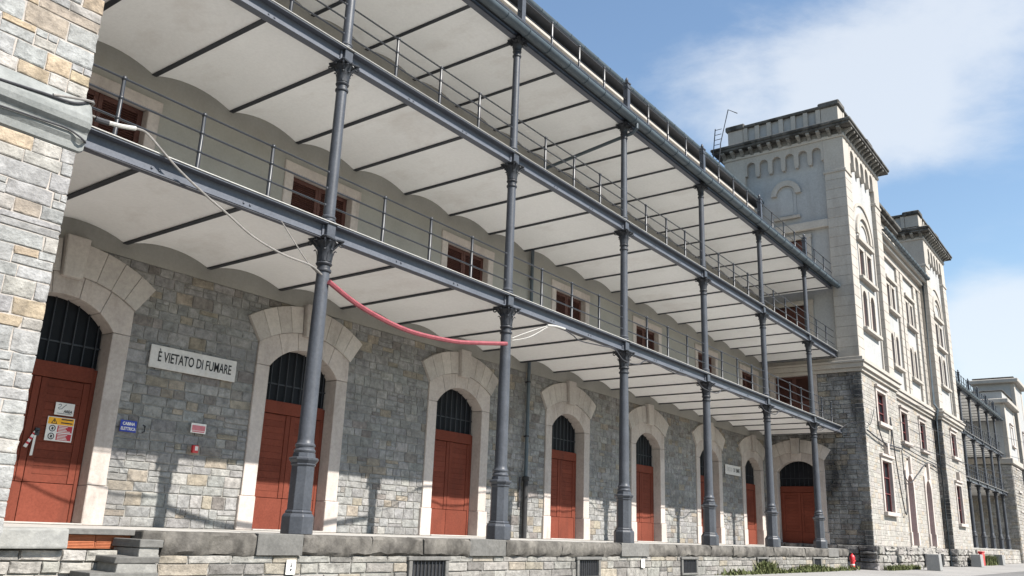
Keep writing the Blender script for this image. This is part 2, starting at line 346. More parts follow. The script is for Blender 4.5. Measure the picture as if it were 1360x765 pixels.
# --- doors (local: x along wall, y into the wall, z up; y=0 is the wall face)
def door_meshes():
    D = {}
    m = M()                                   # timber frame with the transom bar
    y0, y1 = .30, .40
    m.box(-HW, -HW+.09, y0, y1, 0.0, 3.0); m.box(HW-.09, HW, y0, y1, 0.0, 3.0); m.box(-HW+.09, HW-.09, y0-.03, y1, 2.72, 3.02)
    m.box(-HW+.09, HW-.09, y0+.10, y1+.02, 0.0, 2.72)
    D['door'] = m.mesh('door', DOOR, bevel=.008)
    D['lower_panel'] = M().box(0.006, HW-.095, .315, .395, .015, .74).mesh('lower_panel', DOOR, bevel=.006)
    D['stile'] = M().box(0, .13, .305, .395, .75, 2.71).mesh('stile', DOOR, bevel=.006)
    D['plank'] = M().box(0, HW-.095-.27, .325, .395, .001, .149).mesh('plank', DOOR, bevel=.004)
    D['glass_pane'] = M().box(-HW+.02, HW-.02, .37, .38, 3.02, 4.32).mesh('glass_pane', GLASS)
    D['window_bar'] = M().tube([(0, .33, 3.02), (0, .33, 4.31)], .014, 6).mesh('window_bar', IROND)
    D['cross_bar'] = M().box(-HW, HW, .345, .36, 3.42, 3.45).mesh('cross_bar', IROND)
    m = M().box(0, .375, -.035, .43, .75, 3.75); D['jamb'] = m.mesh('jamb', LIME, bevel=.012)
    m = M().box(-.006, .425, -.065, .43, 0.0, .745); D['jamb_base'] = m.mesh('jamb_base', LIME, bevel=.015)
    # arch ring: five stones between the intrados and the hood
    R1 = 1.296; c1 = 3.005; R2 = 2.53; c2 = 2.19
    a = math.atan2(3.755-c1, HW)
    def outer(t):                              # t in -1..1
        x = 1.425*t; return (x, c2+math.sqrt(R2*R2-x*x))
    def inner(t):
        an = math.pi/2-t*(math.pi/2-a); return (R1*math.cos(an), c1+R1*math.sin(an))
    D['ring'] = []
    cuts = [-1, -.62, -.22, .22, .62, 1]
    for t0, t1 in zip(cuts, cuts[1:]):
        g = .0035
        ts = [t0+g+(t1-t0-2*g)*k/6 for k in range(7)]
        p = [inner(t) for t in ts]
        q = [outer(t) for t in ts]
        if t0 == -1: q = [(-1.425, 3.755)]+q
        if t1 == 1: q = q+[(1.425, 3.755)]
        D['ring'].append(M().prism(p+q[::-1], -.035, .43).mesh('arch_stone', LIME, bevel=.008))
    D['voussoir'] = []
    R3 = 3.19; th = math.radians(34.4); k0 = math.asin(.21/2.6)
    for s in (-1, 1):
        for i in range(4):
            b0 = k0+(th-k0)*i/4+.0012; b1 = k0+(th-k0)*(i+1)/4-.0012
            pin = [(s*(R2+.006)*math.sin(b0+(b1-b0)*k/3), c2+(R2+.006)*math.cos(b0+(b1-b0)*k/3)) for k in range(4)]
            pou = [(s*R3*math.sin(b0+(b1-b0)*k/3), c2+R3*math.cos(b0+(b1-b0)*k/3)) for k in range(4)]
            D['voussoir'].append(M().prism(pin+pou[::-1], -.075, .2).mesh('voussoir', LIMED, bevel=.008))
    D['keystone'] = M().prism([(-.19, 4.63), (.19, 4.63), (.235, 5.46), (-.235, 5.46)], -.19, .2).mesh('keystone', LIMED, bevel=.02)
    D['threshold'] = M().box(-HW-.0, HW, -.10, .42, .003, .035).mesh('threshold', FLOORM, bevel=.008)
    return D
DM = door_meshes()
def make_door(parent, loc, rotz=0.0, bars=9):
    o = link('door', DM['door'], parent, loc, rotz)
    A = lambda n, me, l=(0, 0, 0), sc=None: link(n, me, o, l, 0, True, sc)
    for s in (-1, 1):
        A('lower_panel', DM['lower_panel'], sc=(s, 1, 1)); A('stile', DM['stile'], (0.006 if s > 0 else -.006, 0, 0), (s, 1, 1)); A('stile', DM['stile'], (s*(HW-.095-.13), 0, 0), (s, 1, 1))
        for k in range(13): A('plank', DM['plank'], (s*.138, 0, .75+k*.1505), (s, 1, 1))
        A('jamb', DM['jamb'], (s*HW, 0, 0), (s, 1, 1)); A('jamb_base', DM['jamb_base'], (s*HW, 0, 0), (s, 1, 1))
    A('glass_pane', DM['glass_pane']); A('cross_bar', DM['cross_bar']); A('threshold', DM['threshold'])
    for k in range(bars): A('window_bar', DM['window_bar'], (-HW+2*HW*(k+.5)/bars, 0, 0))
    for r_ in DM['ring']: A('arch_stone', r_)
    for v_ in DM['voussoir']: A('voussoir', v_)
    A('keystone', DM['keystone'])
    return o
DOOR1 = [make_door(WH, (x, WY, 0)) for x in DOORX][0]
# --- first floor gallery windows (french windows with louvred shutters)
def win_meshes():
    W = {}
    m = M(); m.box(-1.27, -1.0, -.05, .25, 5.99, 8.74); m.box(1.0, 1.27, -.05, .25, 5.99, 8.74); m.box(-1.30, 1.30, -.06, .25, 8.745, 9.0)
    W['frame'] = m.mesh('window', LIME, bevel=.012)
    m = M(); m.box(0.004, .10, .17, .22, 6.0, 8.73); m.box(.88, .995, .17, .22, 6.0, 8.73); m.box(.10, .88, .17, .22, 8.62, 8.73); m.box(.10, .88, .17, .22, 7.3, 7.4)
    W['shutter'] = m.mesh('shutter', SHUT, bevel=.005)
    m = M()
    for k in range(22):
        z = 7.42+k*.0545
        i = [m.P(p) for p in ((.10, .175, z), (.88, .175, z), (.88, .215, z+.045), (.10, .215, z+.045), (.10, .180, z-.004), (.88, .180, z-.004), (.88, .220, z+.041), (.10, .220, z+.041))]
        m.f += [[i[0], i[1], i[2], i[3]], [i[4], i[5], i[6], i[7]], [i[0], i[1], i[5], i[4]]]
    W['louvres'] = m.mesh('louvres', SHUT)
    W['back'] = M().box(-1.0, 1.0, .235, .30, 6.0, 8.74).mesh('shutter_back', SHUT)
    return W
WM = win_meshes()
def make_win(parent, loc, rotz=0, z=0):
    o = link('window', WM['frame'], parent, (loc[0], loc[1], z), rotz)
    link('shutter_back', WM['back'], o, local=True)
    for s in (-1, 1):
        h = link('shutter', WM['shutter'], o, local=True, scale=(s, 1, 1)); link('louvres', WM['louvres'], o, local=True, scale=(s, 1, 1))
    return o
for x in DOORX: make_win(WH, (x, WY))
# --- top storey above the terrace
m = M().box(XL, XT+.3, WY+.02, 12, 13.71, 18.7); add('upper_wall', m, PLAST, WH)
m = M().box(XL, XT+.1, WY-.12, WY+.01, 17.95, 18.1); m.box(XL, XT+.1, WY-.3, WY+.01, 18.22, 18.40); add('cornice', m, TLIME, WH, bevel=.03)
m = M()
for k in range(2): m.tube([(XL, WY-.18, 17.05+.0*k), (XT, WY-.18, 17.05)], .05, 8) if k == 0 else None
add('service_pipe', m, LIP, WH, smooth=True)
def gutter(parent, x0, x1, yc, zc, r, mat_, step):
    m = M(); n = 12; A = []
    for x in (x0, x1):
        o = [m.P((x, yc-r*math.cos(math.pi*k/n), zc-r*math.sin(math.pi*k/n))) for k in range(n+1)]
        i = [m.P((x, yc-(r-.012)*math.cos(math.pi*k/n), zc-(r-.012)*math.sin(math.pi*k/n))) for k in range(n+1)]
        A.append((o, i))
    (o0, i0), (o1, i1) = A
    for k in range(n):
        m.f += [[o0[k], o0[k+1], o1[k+1], o1[k]], [i0[k], i1[k], i1[k+1], i0[k+1]]]
    for k in (0, n): m.f.append([o0[k], o1[k], i1[k], i0[k]])
    for o, i in A: m.f.append(o+i[::-1])
    g = add('gutter', m, mat_, parent, smooth=True)
    ring = M()
    pp = [(0, yc-(r+.008)*math.cos(math.pi*k/10), zc-(r+.008)*math.sin(math.pi*k/10)) for k in range(11)]
    ring.tube(pp, .014, 5); rm = ring.mesh('gutter_seam', mat_, smooth=True)
    x = x0+step*.4
    while x < x1: link('gutter_seam', rm, g, (x, 0, 0)); x += step
    return g
gutter(WH, XL, XT-.1, WY-.42, 18.93, .17, ZINC, 1.0)
add('eave_soffit', M().box(XL, XT, WY-.5, WY+.01, 18.72, 18.75), IROND, WH)
m = M(); m.prism([(WY-.5, 18.93), (WY-.5, 18.97), (12, 20.6), (12, 18.76), (WY-.3, 18.76)], XL, XT); m.v = [(y, x, z) for x, y, z in m.v]
add('roof', m, ZINC, WH)

# ------------------------------------------------------------------ iron galleries
def ibeam(L_):
    m = M(); m.box(0, L_, -.09, .09, 0, .03); m.box(0, L_, -.014, .014, .03, .285); m.box(0, L_, -.155, .09, .285, .315)
    for k in (1/3., 2/3.):
        for dx in (-.07, .07): m.lathe(0, 0, [(.017, 0), (.017, .012), (.008, .018)], 6) if False else m.box(k*L_+dx-.018, k*L_+dx+.018, -.035, -.014, .09, .125)
    for x in (0.0, L_-.05): m.box(x, x+.05, -.05, -.0145, .04, .27)
    return m
def gallery(name, label, x0, x1, cols, zb, roof=False, wy=WY, simple=False):
    t = thing(name, label, 'balcony', ((x0+x1)/2, 1.9, zb))
    xs = [x0]+[c for c in cols if x0 < c < x1]+[x1]
    cache = {}
    for a, b in zip(xs, xs[1:]):
        a2 = a+(.115 if a in cols else 0); b2 = b-(.115 if b in cols else 0); Lk = round(b2-a2, 3)
        if Lk not in cache: cache[Lk] = (ibeam(Lk).mesh('beam', BEAMM, bevel=.004), M().box(-.115, Lk+.115, -.175, .1, .316, .338).mesh('deck_edge', LIP, bevel=.006), M().box(0, Lk, -.15, .085, .318, .36).mesh('fascia', IROND))
        link('beam', cache[Lk][0], t, (a2, 0, zb))
        if not roof: link('deck_edge', cache[Lk][1], t, (a2, 0, zb))
    jm = M(); jm.box(-.055, .055, .095, wy-.02, .0, .028); jm.box(-.012, .012, .095, wy-.02, .028, .3); jme = jm.mesh('joist', IROND, bevel=.003)
    vm = M(); n = 10; R_ = .185; sp = .955
    Rr = (sp*sp+R_*R_)/(2*R_); a0 = math.asin(sp/Rr)
    pts = [(1+Rr*math.sin(-a0+2*a0*k/n), .03+R_-Rr+Rr*math.cos(-a0+2*a0*k/n)) for k in range(n+1)]
    outl = [(.014, .03)]+pts+[(1.986, .03), (1.986, .315), (.014, .315)]
    vm.prism(outl, .096, wy-.017); vme = vm.mesh('vault', VAULT, smooth=True)
    k0 = math.ceil((x0+.05-cols[0])/2.0)
    x = cols[0]+2*k0; js = []
    while x < x1-.05: js.append(x); x += 2
    for x in js: link('joist', jme, t, (x, 0, zb))
    edges = [x0]+js+[x1]
    for a, b in zip(edges, edges[1:]):
        if b-a > .1: link('vault', vme, t, (a, 0, zb), scale=((b-a)/2, 1, 1))
    dk = M().box(x0, x1, .1, wy-.017, zb+.317, zb+.37); add('deck', dk, DECKM, t)
    fz = zb+.35
    # railing: one part per bay with its posts and rails
    hts = (.36, .72, 1.07) if not roof else (.48, .96)
    ry = 0.0 if not roof else -.12
    if roof: fz = zb+.40
    pk = M(); pk.lathe(0, 0, [(.06, 0), (.06, .03), (.038, .06), (.032, hts[-1]+.01)], 8)
    for h in hts: pk.ball((0, 0, h), .05, 8, 5)
    pme = pk.mesh('post', RAILM, smooth=True)
    for a, b in zip(xs, xs[1:]):
        first = True; base = None
        full = round((b-a)/1.5) if (a in cols and b in cols) else None
        for h in hts:
            mm = M().tube([(a+.05, ry, fz+h), (b-.05, ry, fz+h)], .019, 6)
            if base is None: base = add('railing', mm, RAILM, t, smooth=True)
            else: add('rail', mm, RAILM, base, smooth=True)
        if full: px = [a+(b-a)*k/4 for k in (1, 2, 3)]
        elif a in cols: px = [a+1.5*k for k in (1, 2, 3) if a+1.5*k < b-.6]
        else: px = [b-1.5*k for k in (1, 2, 3) if b-1.5*k > a+.2]
        for x in px: link('post', pme, base, (x, ry, fz))
    if roof:
        m = M().box(x0, x1, -.40, -.0915, zb+.12, zb+.16); m.box(x0, x1, -.36, .0995, zb+.335, zb+.40); add('eave_board', m, IROND, t)
        gutter(t, x0, x1-.1, -.41, zb+.09, .155, ZINC, 1.0)
    return t
CX = [0.0, 6.0, 12.0, 18.0, 24.0, 30.0]
gallery('iron_balcony', 'lower iron balcony of the near gallery, with white vaulted underside above the red doors', XL, XT-.02, CX, FZ[0])
gallery('iron_balcony', 'upper iron balcony of the near gallery, one storey above the shuttered windows', XL, XT-.02, CX, FZ[1])
gallery('roof_terrace', 'railed roof terrace with dark gutter on top of the near iron gallery', XL, XT-.02, CX, FZ[2], True)
# second joist beside the first column, as in the lower balcony
LB = [o for o in COL.objects if o.name == 'iron_balcony'][0]

# columns
def capital(z0, z1, r, flare):
    m = M(); h = z1-z0
    m.lathe(0, 0, [(r*1.0, z0-.2), (r*1.22, z0-.19), (r*1.28, z0-.165), (r*1.22, z0-.14), (r*1.02, z0-.13), (r*1.0, z0-.06), (r*1.2, z0-.05), (r*1.3, z0-.025), (r*1.2, z0), (r*1.02, z0+.01), (r*1.05, z0+h*.4), (r*1.25, z0+h*.7), (flare*.8, z1-.05)], 16)
    for row, (zz, n, ln) in enumerate(((z0+.02, 8, h*.5), (z0+h*.34, 8, h*.55))):
        for k in range(n):
            an = 2*math.pi*(k+.5*row)/n; c, s = math.cos(an), math.sin(an); tx, ty = -s, c
            prof = [(r*1.03, 0, .045), (r*1.12, ln*.5, .055), (r*1.3+.02*row, ln*.85, .05), (r*1.55+.03*row, ln, .03), (r*1.7+.03*row, ln*.88, .012)]
            prev = None
            for rd, dz, w in prof:
                cur = [m.P((c*rd+tx*w*q, s*rd+ty*w*q, zz+dz)) for q in (-1, 0, 1)]
                m.v[cur[1]] = (c*(rd+.018), s*(rd+.018), zz+dz)
                if prev: m.f += [[prev[0], prev[1], cur[1], cur[0]], [prev[1], prev[2], cur[2], cur[1]]]
                prev = cur
    for k in range(4):                          # corner volutes
        an = math.pi/4+k*math.pi/2; c, s = math.cos(an), math.sin(an)
        for q in (0,):
            sp = []
            for i in range(15):
                t = i/14*2.0*math.pi*1.25; rr_ = .062*(1-.055*i); sp.append((c*(flare*1.16+rr_*math.cos(t+1.2)), s*(flare*1.16+rr_*math.cos(t+1.2)), z1-.085+rr_*math.sin(t+1.2)))
            m.tube(sp, .017, 5)
        m.tube([(c*r*1.1, s*r*1.1, z0+h*.55), (c*flare*.85, s*flare*.85, z0+h*.78), (c*flare*1.12, s*flare*1.12, z1-.03)], .022, 5)
        an2 = an+math.pi/4; m.ball((math.cos(an2)*flare*.98, math.sin(an2)*flare*.98, z1-.05), .035, 6, 4)
    b = flare; e = flare*.80
    ab = []
    for k in range(4):                           # concave abacus
        an = k*math.pi/2; c, s = math.cos(an), math.sin(an)
        for x, y in ((b, -b*.86), (b, -b*.8), (e, 0), (b, b*.8), (b, b*.86), (b*.86, b)): ab.append((x*c-y*s, x*s+y*c))
    lo = [m.P((x*.93, y*.93, z1-.035)) for x, y in ab]; hi = [m.P((x, y, z1-.012)) for x, y in ab]; hh = [m.P((x, y, z1)) for x, y in ab]
    n = len(ab)
    for k in range(n):
        q = (k+1) % n; m.f += [[lo[k], lo[q], hi[q], hi[k]], [hi[k], hi[q], hh[q], hh[k]]]
    m.f += [lo[::-1], hh]
    return m
def col_meshes():
    C = []
    m = M(); o8 = math.pi/8
    m.lathe(0, 0, [(.30, 0), (.30, .30), (.285, .33), (.262, .36)], 8, o8); m.lathe(0, 0, [(.245, .36), (.255, .385), (.24, .41), (.228, .42)], 8, o8)
    m.lathe(0, 0, [(.222, .42), (.216, 1.20), (.24, 1.22), (.24, 1.25)], 8, o8)
    m.lathe(0, 0, [(.235, 1.25), (.28, 1.31), (.285, 1.345), (.22, 1.36), (.21, 1.44)], 8, o8)
    C.append(('base', m.mesh('base', IRON, bevel=.006)))
    m = M().lathe(0, 0, [(.18, 1.44), (.195, 1.46), (.2, 1.485), (.185, 1.51), (.172, 1.52), (.172, 1.55), (.186, 1.565), (.188, 1.59), (.172, 1.61), (.158, 1.63), (.151, 1.70), (.146, 3.2), (.128, 4.95)], 20)
    C.append(('shaft', m.mesh('shaft', IRON, smooth=True)))
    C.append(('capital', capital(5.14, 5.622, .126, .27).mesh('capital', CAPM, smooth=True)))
    m = M().box(-.11, .11, -.13, .11, 5.623, 6.0); C.append(('block', m.mesh('block', IRON, bevel=.01)))
    m = M().lathe(0, 0, [(.15, 6.0), (.15, 6.02), (.128, 6.04), (.128, 6.06), (.145, 6.075), (.145, 6.1), (.118, 6.13), (.112, 8.9)], 18)
    for h in (.36, .72, 1.07):
        for s in (-1, 1): m.ball((s*.125, 0, 5.975+h), .03, 6, 4)
    C.append(('shaft', m.mesh('shaft', IRON, smooth=True)))
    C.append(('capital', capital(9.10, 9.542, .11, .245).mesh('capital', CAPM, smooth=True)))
    m = M().box(-.11, .11, -.13, .11, 9.543, 9.92); C.append(('block', m.mesh('block', IRON, bevel=.01)))
    m = M().lathe(0, 0, [(.14, 9.92), (.14, 9.94), (.118, 9.96), (.118, 9.98), (.133, 9.995), (.133, 10.02), (.104, 10.05), (.096, 12.85)], 18)
    for h in (.36, .72, 1.07):
        for s in (-1, 1): m.ball((s*.11, 0, 9.895+h), .03, 6, 4)
    C.append(('shaft', m.mesh('shaft', IRON, smooth=True)))
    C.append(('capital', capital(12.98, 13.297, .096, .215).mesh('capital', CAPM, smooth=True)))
    m = M().box(-.085, .085, -.19, -.02, 13.70, 14.78); m.box(-.105, .105, -.21, 0.0, 14.60, 14.66); m.box(-.11, .11, -.215, .005, 14.78, 14.83)
    m.lathe(0, -.105, [(.06, 14.83), (.035, 14.87), (.055, 14.91), (.06, 14.95), (.04, 15.0), (.01, 15.05)], 10)
    C.append(('finial_post', m.mesh('finial_post', IRON, bevel=.004)))
    m = M().box(-.11, .11, -.085, .085, 13.299, 13.62); C.append(('block', m.mesh('block', IRON, bevel=.006)))
    return C
CM = col_meshes()
WHICH = ['tall blue grey iron column nearest the camera, red hose tied to its capital', 'tall iron column second from the stone wall, where the red hose ends',
         'third iron column of the near gallery, with a gutter elbow at its top', 'fourth iron column of the near gallery, right of the fifth red door',
         'fifth iron column of the near gallery, just right of the weathered white sign', 'last iron column of the near gallery, in front of the tower door']
def column(x, y, label, group, sc=None):
    t = thing('iron_column', label, 'column', (x, y, 0), group)
    for n, me in CM: link(n, me, t, (x, y, 0))
    return t
for x, l in zip(CX, WHICH): column(x, 0, l, 'iron columns of the near gallery')

# ------------------------------------------------------------------ loading platform
PF = -.52
LP = thing('loading_platform', 'raised stone loading platform under the iron gallery, with worn coping', 'platform', (14, 1.5, G))
m = M().box(XL, 32.3, PF+.055, WY+.3, G, -.352); m.box(32.3, XT-.02, .35, WY+.3, G, -.006)
m.box(-2.9, 32.3, PF+.5, WY+.3, -.34, -.006); m.box(XL, -2.9, PF+.62, WY+.3, -.34, -.006)
add('core', m, MORTAR, LP)
m = M().box(XL, XT-.02, PF+.56, WY+.02, -.0055, .0); add('floor_slab', m, FLOORM, LP)
x = -2.95; i = 0
new_at = [(-1.25, -.28), (4.3, 5.6), (10.9, 12.5), (29.3, 30.8)]
while x < 32.25:
    st = [b for a, b in new_at if abs(a-x) < .01]
    nx = st[0] if st else x+random.uniform(1.0, 2.3)
    for a, b in new_at:
        if x < a < nx+.5 and not st: nx = a; break
    nx = min(nx, 32.3)
    if 32.3-nx < .6: nx = 32.3
    m = M(); n = max(3, int((nx-x)/.18)); new = bool(st)
    ys = -.03 if new else random.uniform(-.05, .0)
    prof = [(PF+.5, -.35), (PF+.06, -.35), (PF+.012, -.30), (PF, -.17), (PF+.012, -.05), (PF+.055, -.003), (PF+.5, .0)] if not new else [(PF+.5, -.345), (PF, -.345), (PF, -.2), (PF, -.1), (PF, -.012), (PF+.012, 0), (PF+.5, 0.0)]
    rings = []
    for k in range(n+1):
        xx = x+.006+(nx-x-.012)*k/n; j = 0 if new else 1
        rings.append([m.P((xx, y+ys+(j*random.uniform(-.032, .022) if y < PF+.3 else 0), z+(j*random.uniform(-.035, .025) if (y < PF+.3 and z < -.2) else j*random.uniform(-.008, 0)))) for y, z in prof])
    for a, b in zip(rings, rings[1:]):
        for k in range(len(prof)): q = (k+1) % len(prof); m.f.append([a[k], a[q], b[q], b[k]])
    m.f += [rings[0][::-1], rings[-1]]
    add('coping_stone', m, COPEN if new else COPE, LP, smooth=not new)
    x = nx
# front wall stones with the basement windows
BW = [(2.6, 3.6), (8.7, 9.7), (14.65, 15.6), (20.7, 21.6), (26.9, 27.8)]
BW = [(2.55, 3.55), (8.75, 9.7), (14.75, 15.7), (21.0, 21.9), (27.3, 28.2)]
holes = [(a-.1, b+.1, -.85, -.44) for a, b in BW]
pm = lambda u, d, z: (u, PF+.12-d, z)
rects = courses(-2.95, 32.28, G, -.352, (.17, .3), (.3, .95), lambda z0, z1: [(a, b) for a, b, c, d in holes if z1 > c])
rects.sort(key=lambda q: q[0])
coreo = [o for o in LP.children if o.name.startswith('core')][0]
def pal_plat(): 
    r = random.random()
    return jit((0.24, 0.23, 0.21), .13) if r < .66 else (jit((0.27, 0.24, 0.195), .12) if r < .85 else jit((0.17, 0.16, 0.148), .2))
single_stones(rects[:170], pal_plat, coreo, PF+.057, .03)
mass_stones(rects[170:], pal_plat, LP, lambda u, d, z: (u, PF+.057-d, z), .03)
for a, b in BW:
    m = M().box(a-.1, a, PF-.03, PF+.05, -.84, -.44); m.box(b, b+.1, PF-.03, PF+.05, -.84, -.44); m.box(a-.14, b+.14, PF-.045, PF+.05, -.44, -.362); m.box(a-.1, b+.1, PF-.04, PF+.05, -.9, -.84)
    w = add('basement_window', m, COPEN, LP, bevel=.012)
    add('pane', M().box(a, b, PF+.04, PF+.053, -.84, -.44), BLACKP, w)
    for k in range(9): add('grille_bar', M().tube([(a+(b-a)*(k+.5)/9, PF+.01, -.84), (a+(b-a)*(k+.5)/9, PF+.01, -.44)], .012, 5), IROND, w)
# broken left end: big coping block, exposed hollow clay bricks, stone steps
def chunk(name, x0, x1, y0, y1, z0, z1, mat_, parent, j=.02, seed=0, bev=.02):
    rn = random.Random(seed); m = M().box(x0, x1, y0, y1, z0, z1)
    m.v = [(a+rn.uniform(-j, j), b+rn.uniform(-j, j), c+rn.uniform(-j, j)) for a, b, c in m.v]
    return add(name, m, mat_, parent, bevel=bev, seg=2)
COPEG = mat('step_grey', (0.19, 0.185, 0.172), (0.25, 0.243, 0.225), 3, .93, .012, 18, fine=.2)
chunk('coping_stone', XL+.05, -4.43, PF-.12, PF+.55, -.27, -.005, mat('coping_grey', (0.21, 0.21, 0.2), (0.27, 0.267, 0.25), 3, .93, .01, 20, fine=.15), LP, .012, 3, .03)
chunk('coping_stone', -4.42, -3.33, PF+.14, PF+.6, -.075, -.004, COPEN, LP, .006, 4, .008)
m = M()
for k in range(2):
    x0 = -4.40+k*.54
    b_ = M().box(x0, x0+.53, PF+.24, PF+.5, -.27, -.082)
    for q in range(9): b_.box(x0+.01, x0+.52, PF+.228, PF+.241, -.268+q*.0205, -.268+q*.0205+.012)
    add('clay_brick', b_, TERRA, LP, bevel=.002)
chunk('step_stone', -3.34, -2.96, PF-.08, PF+.55, -.17, -.002, COPE, LP, .015, 5, .03)
chunk('step_stone', -3.63, -3.27, -1.05, PF+.2, -.225, -.12, COPEN, LP, .012, 6, .014)
chunk('step_stone', -3.60, -3.29, -1.02, PF+.2, -.40, -.228, COPEG, LP, .012, 7, .02)
chunk('step_stone', -3.95, -3.28, -1.05, PF+.2, -.43, -.345, COPEN, LP, .012, 8, .014)
chunk('step_stone', -3.91, -3.30, -1.02, PF+.2, -.60, -.433, COPEG, LP, .012, 9, .02)
chunk('step_stone', -4.27, -3.28, -1.05, PF+.2, -.655, -.56, COPEN, LP, .012, 10, .014)
chunk('step_stone', -4.23, -3.30, -1.02, PF+.2, G, -.658, COPEG, LP, .012, 11, .02)
rects = courses(XL+.02, -4.42, G, -.28, (.14, .2), (.3, .6), lambda a, b: [])+courses(-4.42, -3.0, -.60, -.275, (.13, .17), (.3, .5), lambda a, b: [])
single_stones(rects, lambda: jit((0.29, 0.275, 0.25), .12), coreo, PF+.057, .05)

# ------------------------------------------------------------------ towers
def fmap(yf): return lambda u, d, z: (u, yf-d, z)
def smap(x): return lambda u, d, z: (x-d, u, z)
def fac_window(parent, mp_, u0, u1, z0, z1, arch=False, hood=True, mull=2, sill=True, frame=LIME, key=False):
    w = u1-u0; c = (u0+u1)/2; fr = .21
    m = M(mp_)
    m.box(u0-fr, u0, -.2, .05, z0, z1); m.box(u1, u1+fr, -.2, .05, z0, z1)
    if arch:
        R = w/2; pts = [(u0-fr, z1)]+[(u0, z1)]+arc(c, z1, R, math.pi, 0, 10)[1:-1]+[(u1, z1), (u1+fr, z1), (u1+fr, z1+R+fr), (u0-fr, z1+R+fr)]
        m.prism(pts, -.2, .05); top = z1+R
    else: m.box(u0-fr, u1+fr, -.2, .055, z1, z1+fr); top = z1
    if hood: m.box(u0-fr-.08, u1+fr+.08, -.1, .16, top+fr+.002, top+fr+.14)
    if sill: m.box(u0-fr-.12, u1+fr+.12, -.2, .2, z0-.2, z0-.002)
    o = add('window', m, frame, parent, bevel=.012)
    add('pane', M(mp_).box(u0, u1, -.22, -.2, z0, top), GLASS, o)
    m = M(mp_); t = .05
    for k in range(mull+1):
        x = u0+(w-t)*k/mull if mull else u0
        m.box(x, x+t, -.195, -.13, z0, top-.02 if 0 < k < mull or not arch else z1+.05)
    for zz in (z0, z0+(z1-z0)*.36, z0+(z1-z0)*.68, z1-t): m.box(u0+t+.002, u1-t-.002, -.19, -.135, zz, zz+t*.8)
    add('sash', m, REDFR, o)
    if key: add('keystone', M(mp_).prism([(c-.14, top+fr+.142), (c+.14, top+fr+.142), (c+.19, top+fr+.75), (c-.19, top+fr+.75)], -.1, .2), frame, o, bevel=.012)
    return o
def corbel_table(mp_, u0, u1, z0, z1, n, d0, d1):
    W = (u1-u0)/n; r = W*.33; pts = [(u0, z1), (u0, z0+.05)]
    for k in range(n):
        c = u0+W*(k+.5)
        if k == 0: pts.append((c-r, z0+.05))
        pts += [(c-r, z0+.35)]+arc(c, z0+.62, r, math.pi, 0, 8)+[(c+r, z0+.35)]
        if k < n-1:
            e = u0+W*(k+1); pts += [(c+r, z0+.1), (e-.08, z0-.1), (e+.08, z0-.1), (e+W/2-r, z0+.1)]
        else: pts += [(c+r, z0+.05), (u1, z0+.05)]
    pts.append((u1, z1))
    m = M(mp_).prism(pts, d0, d1); return m
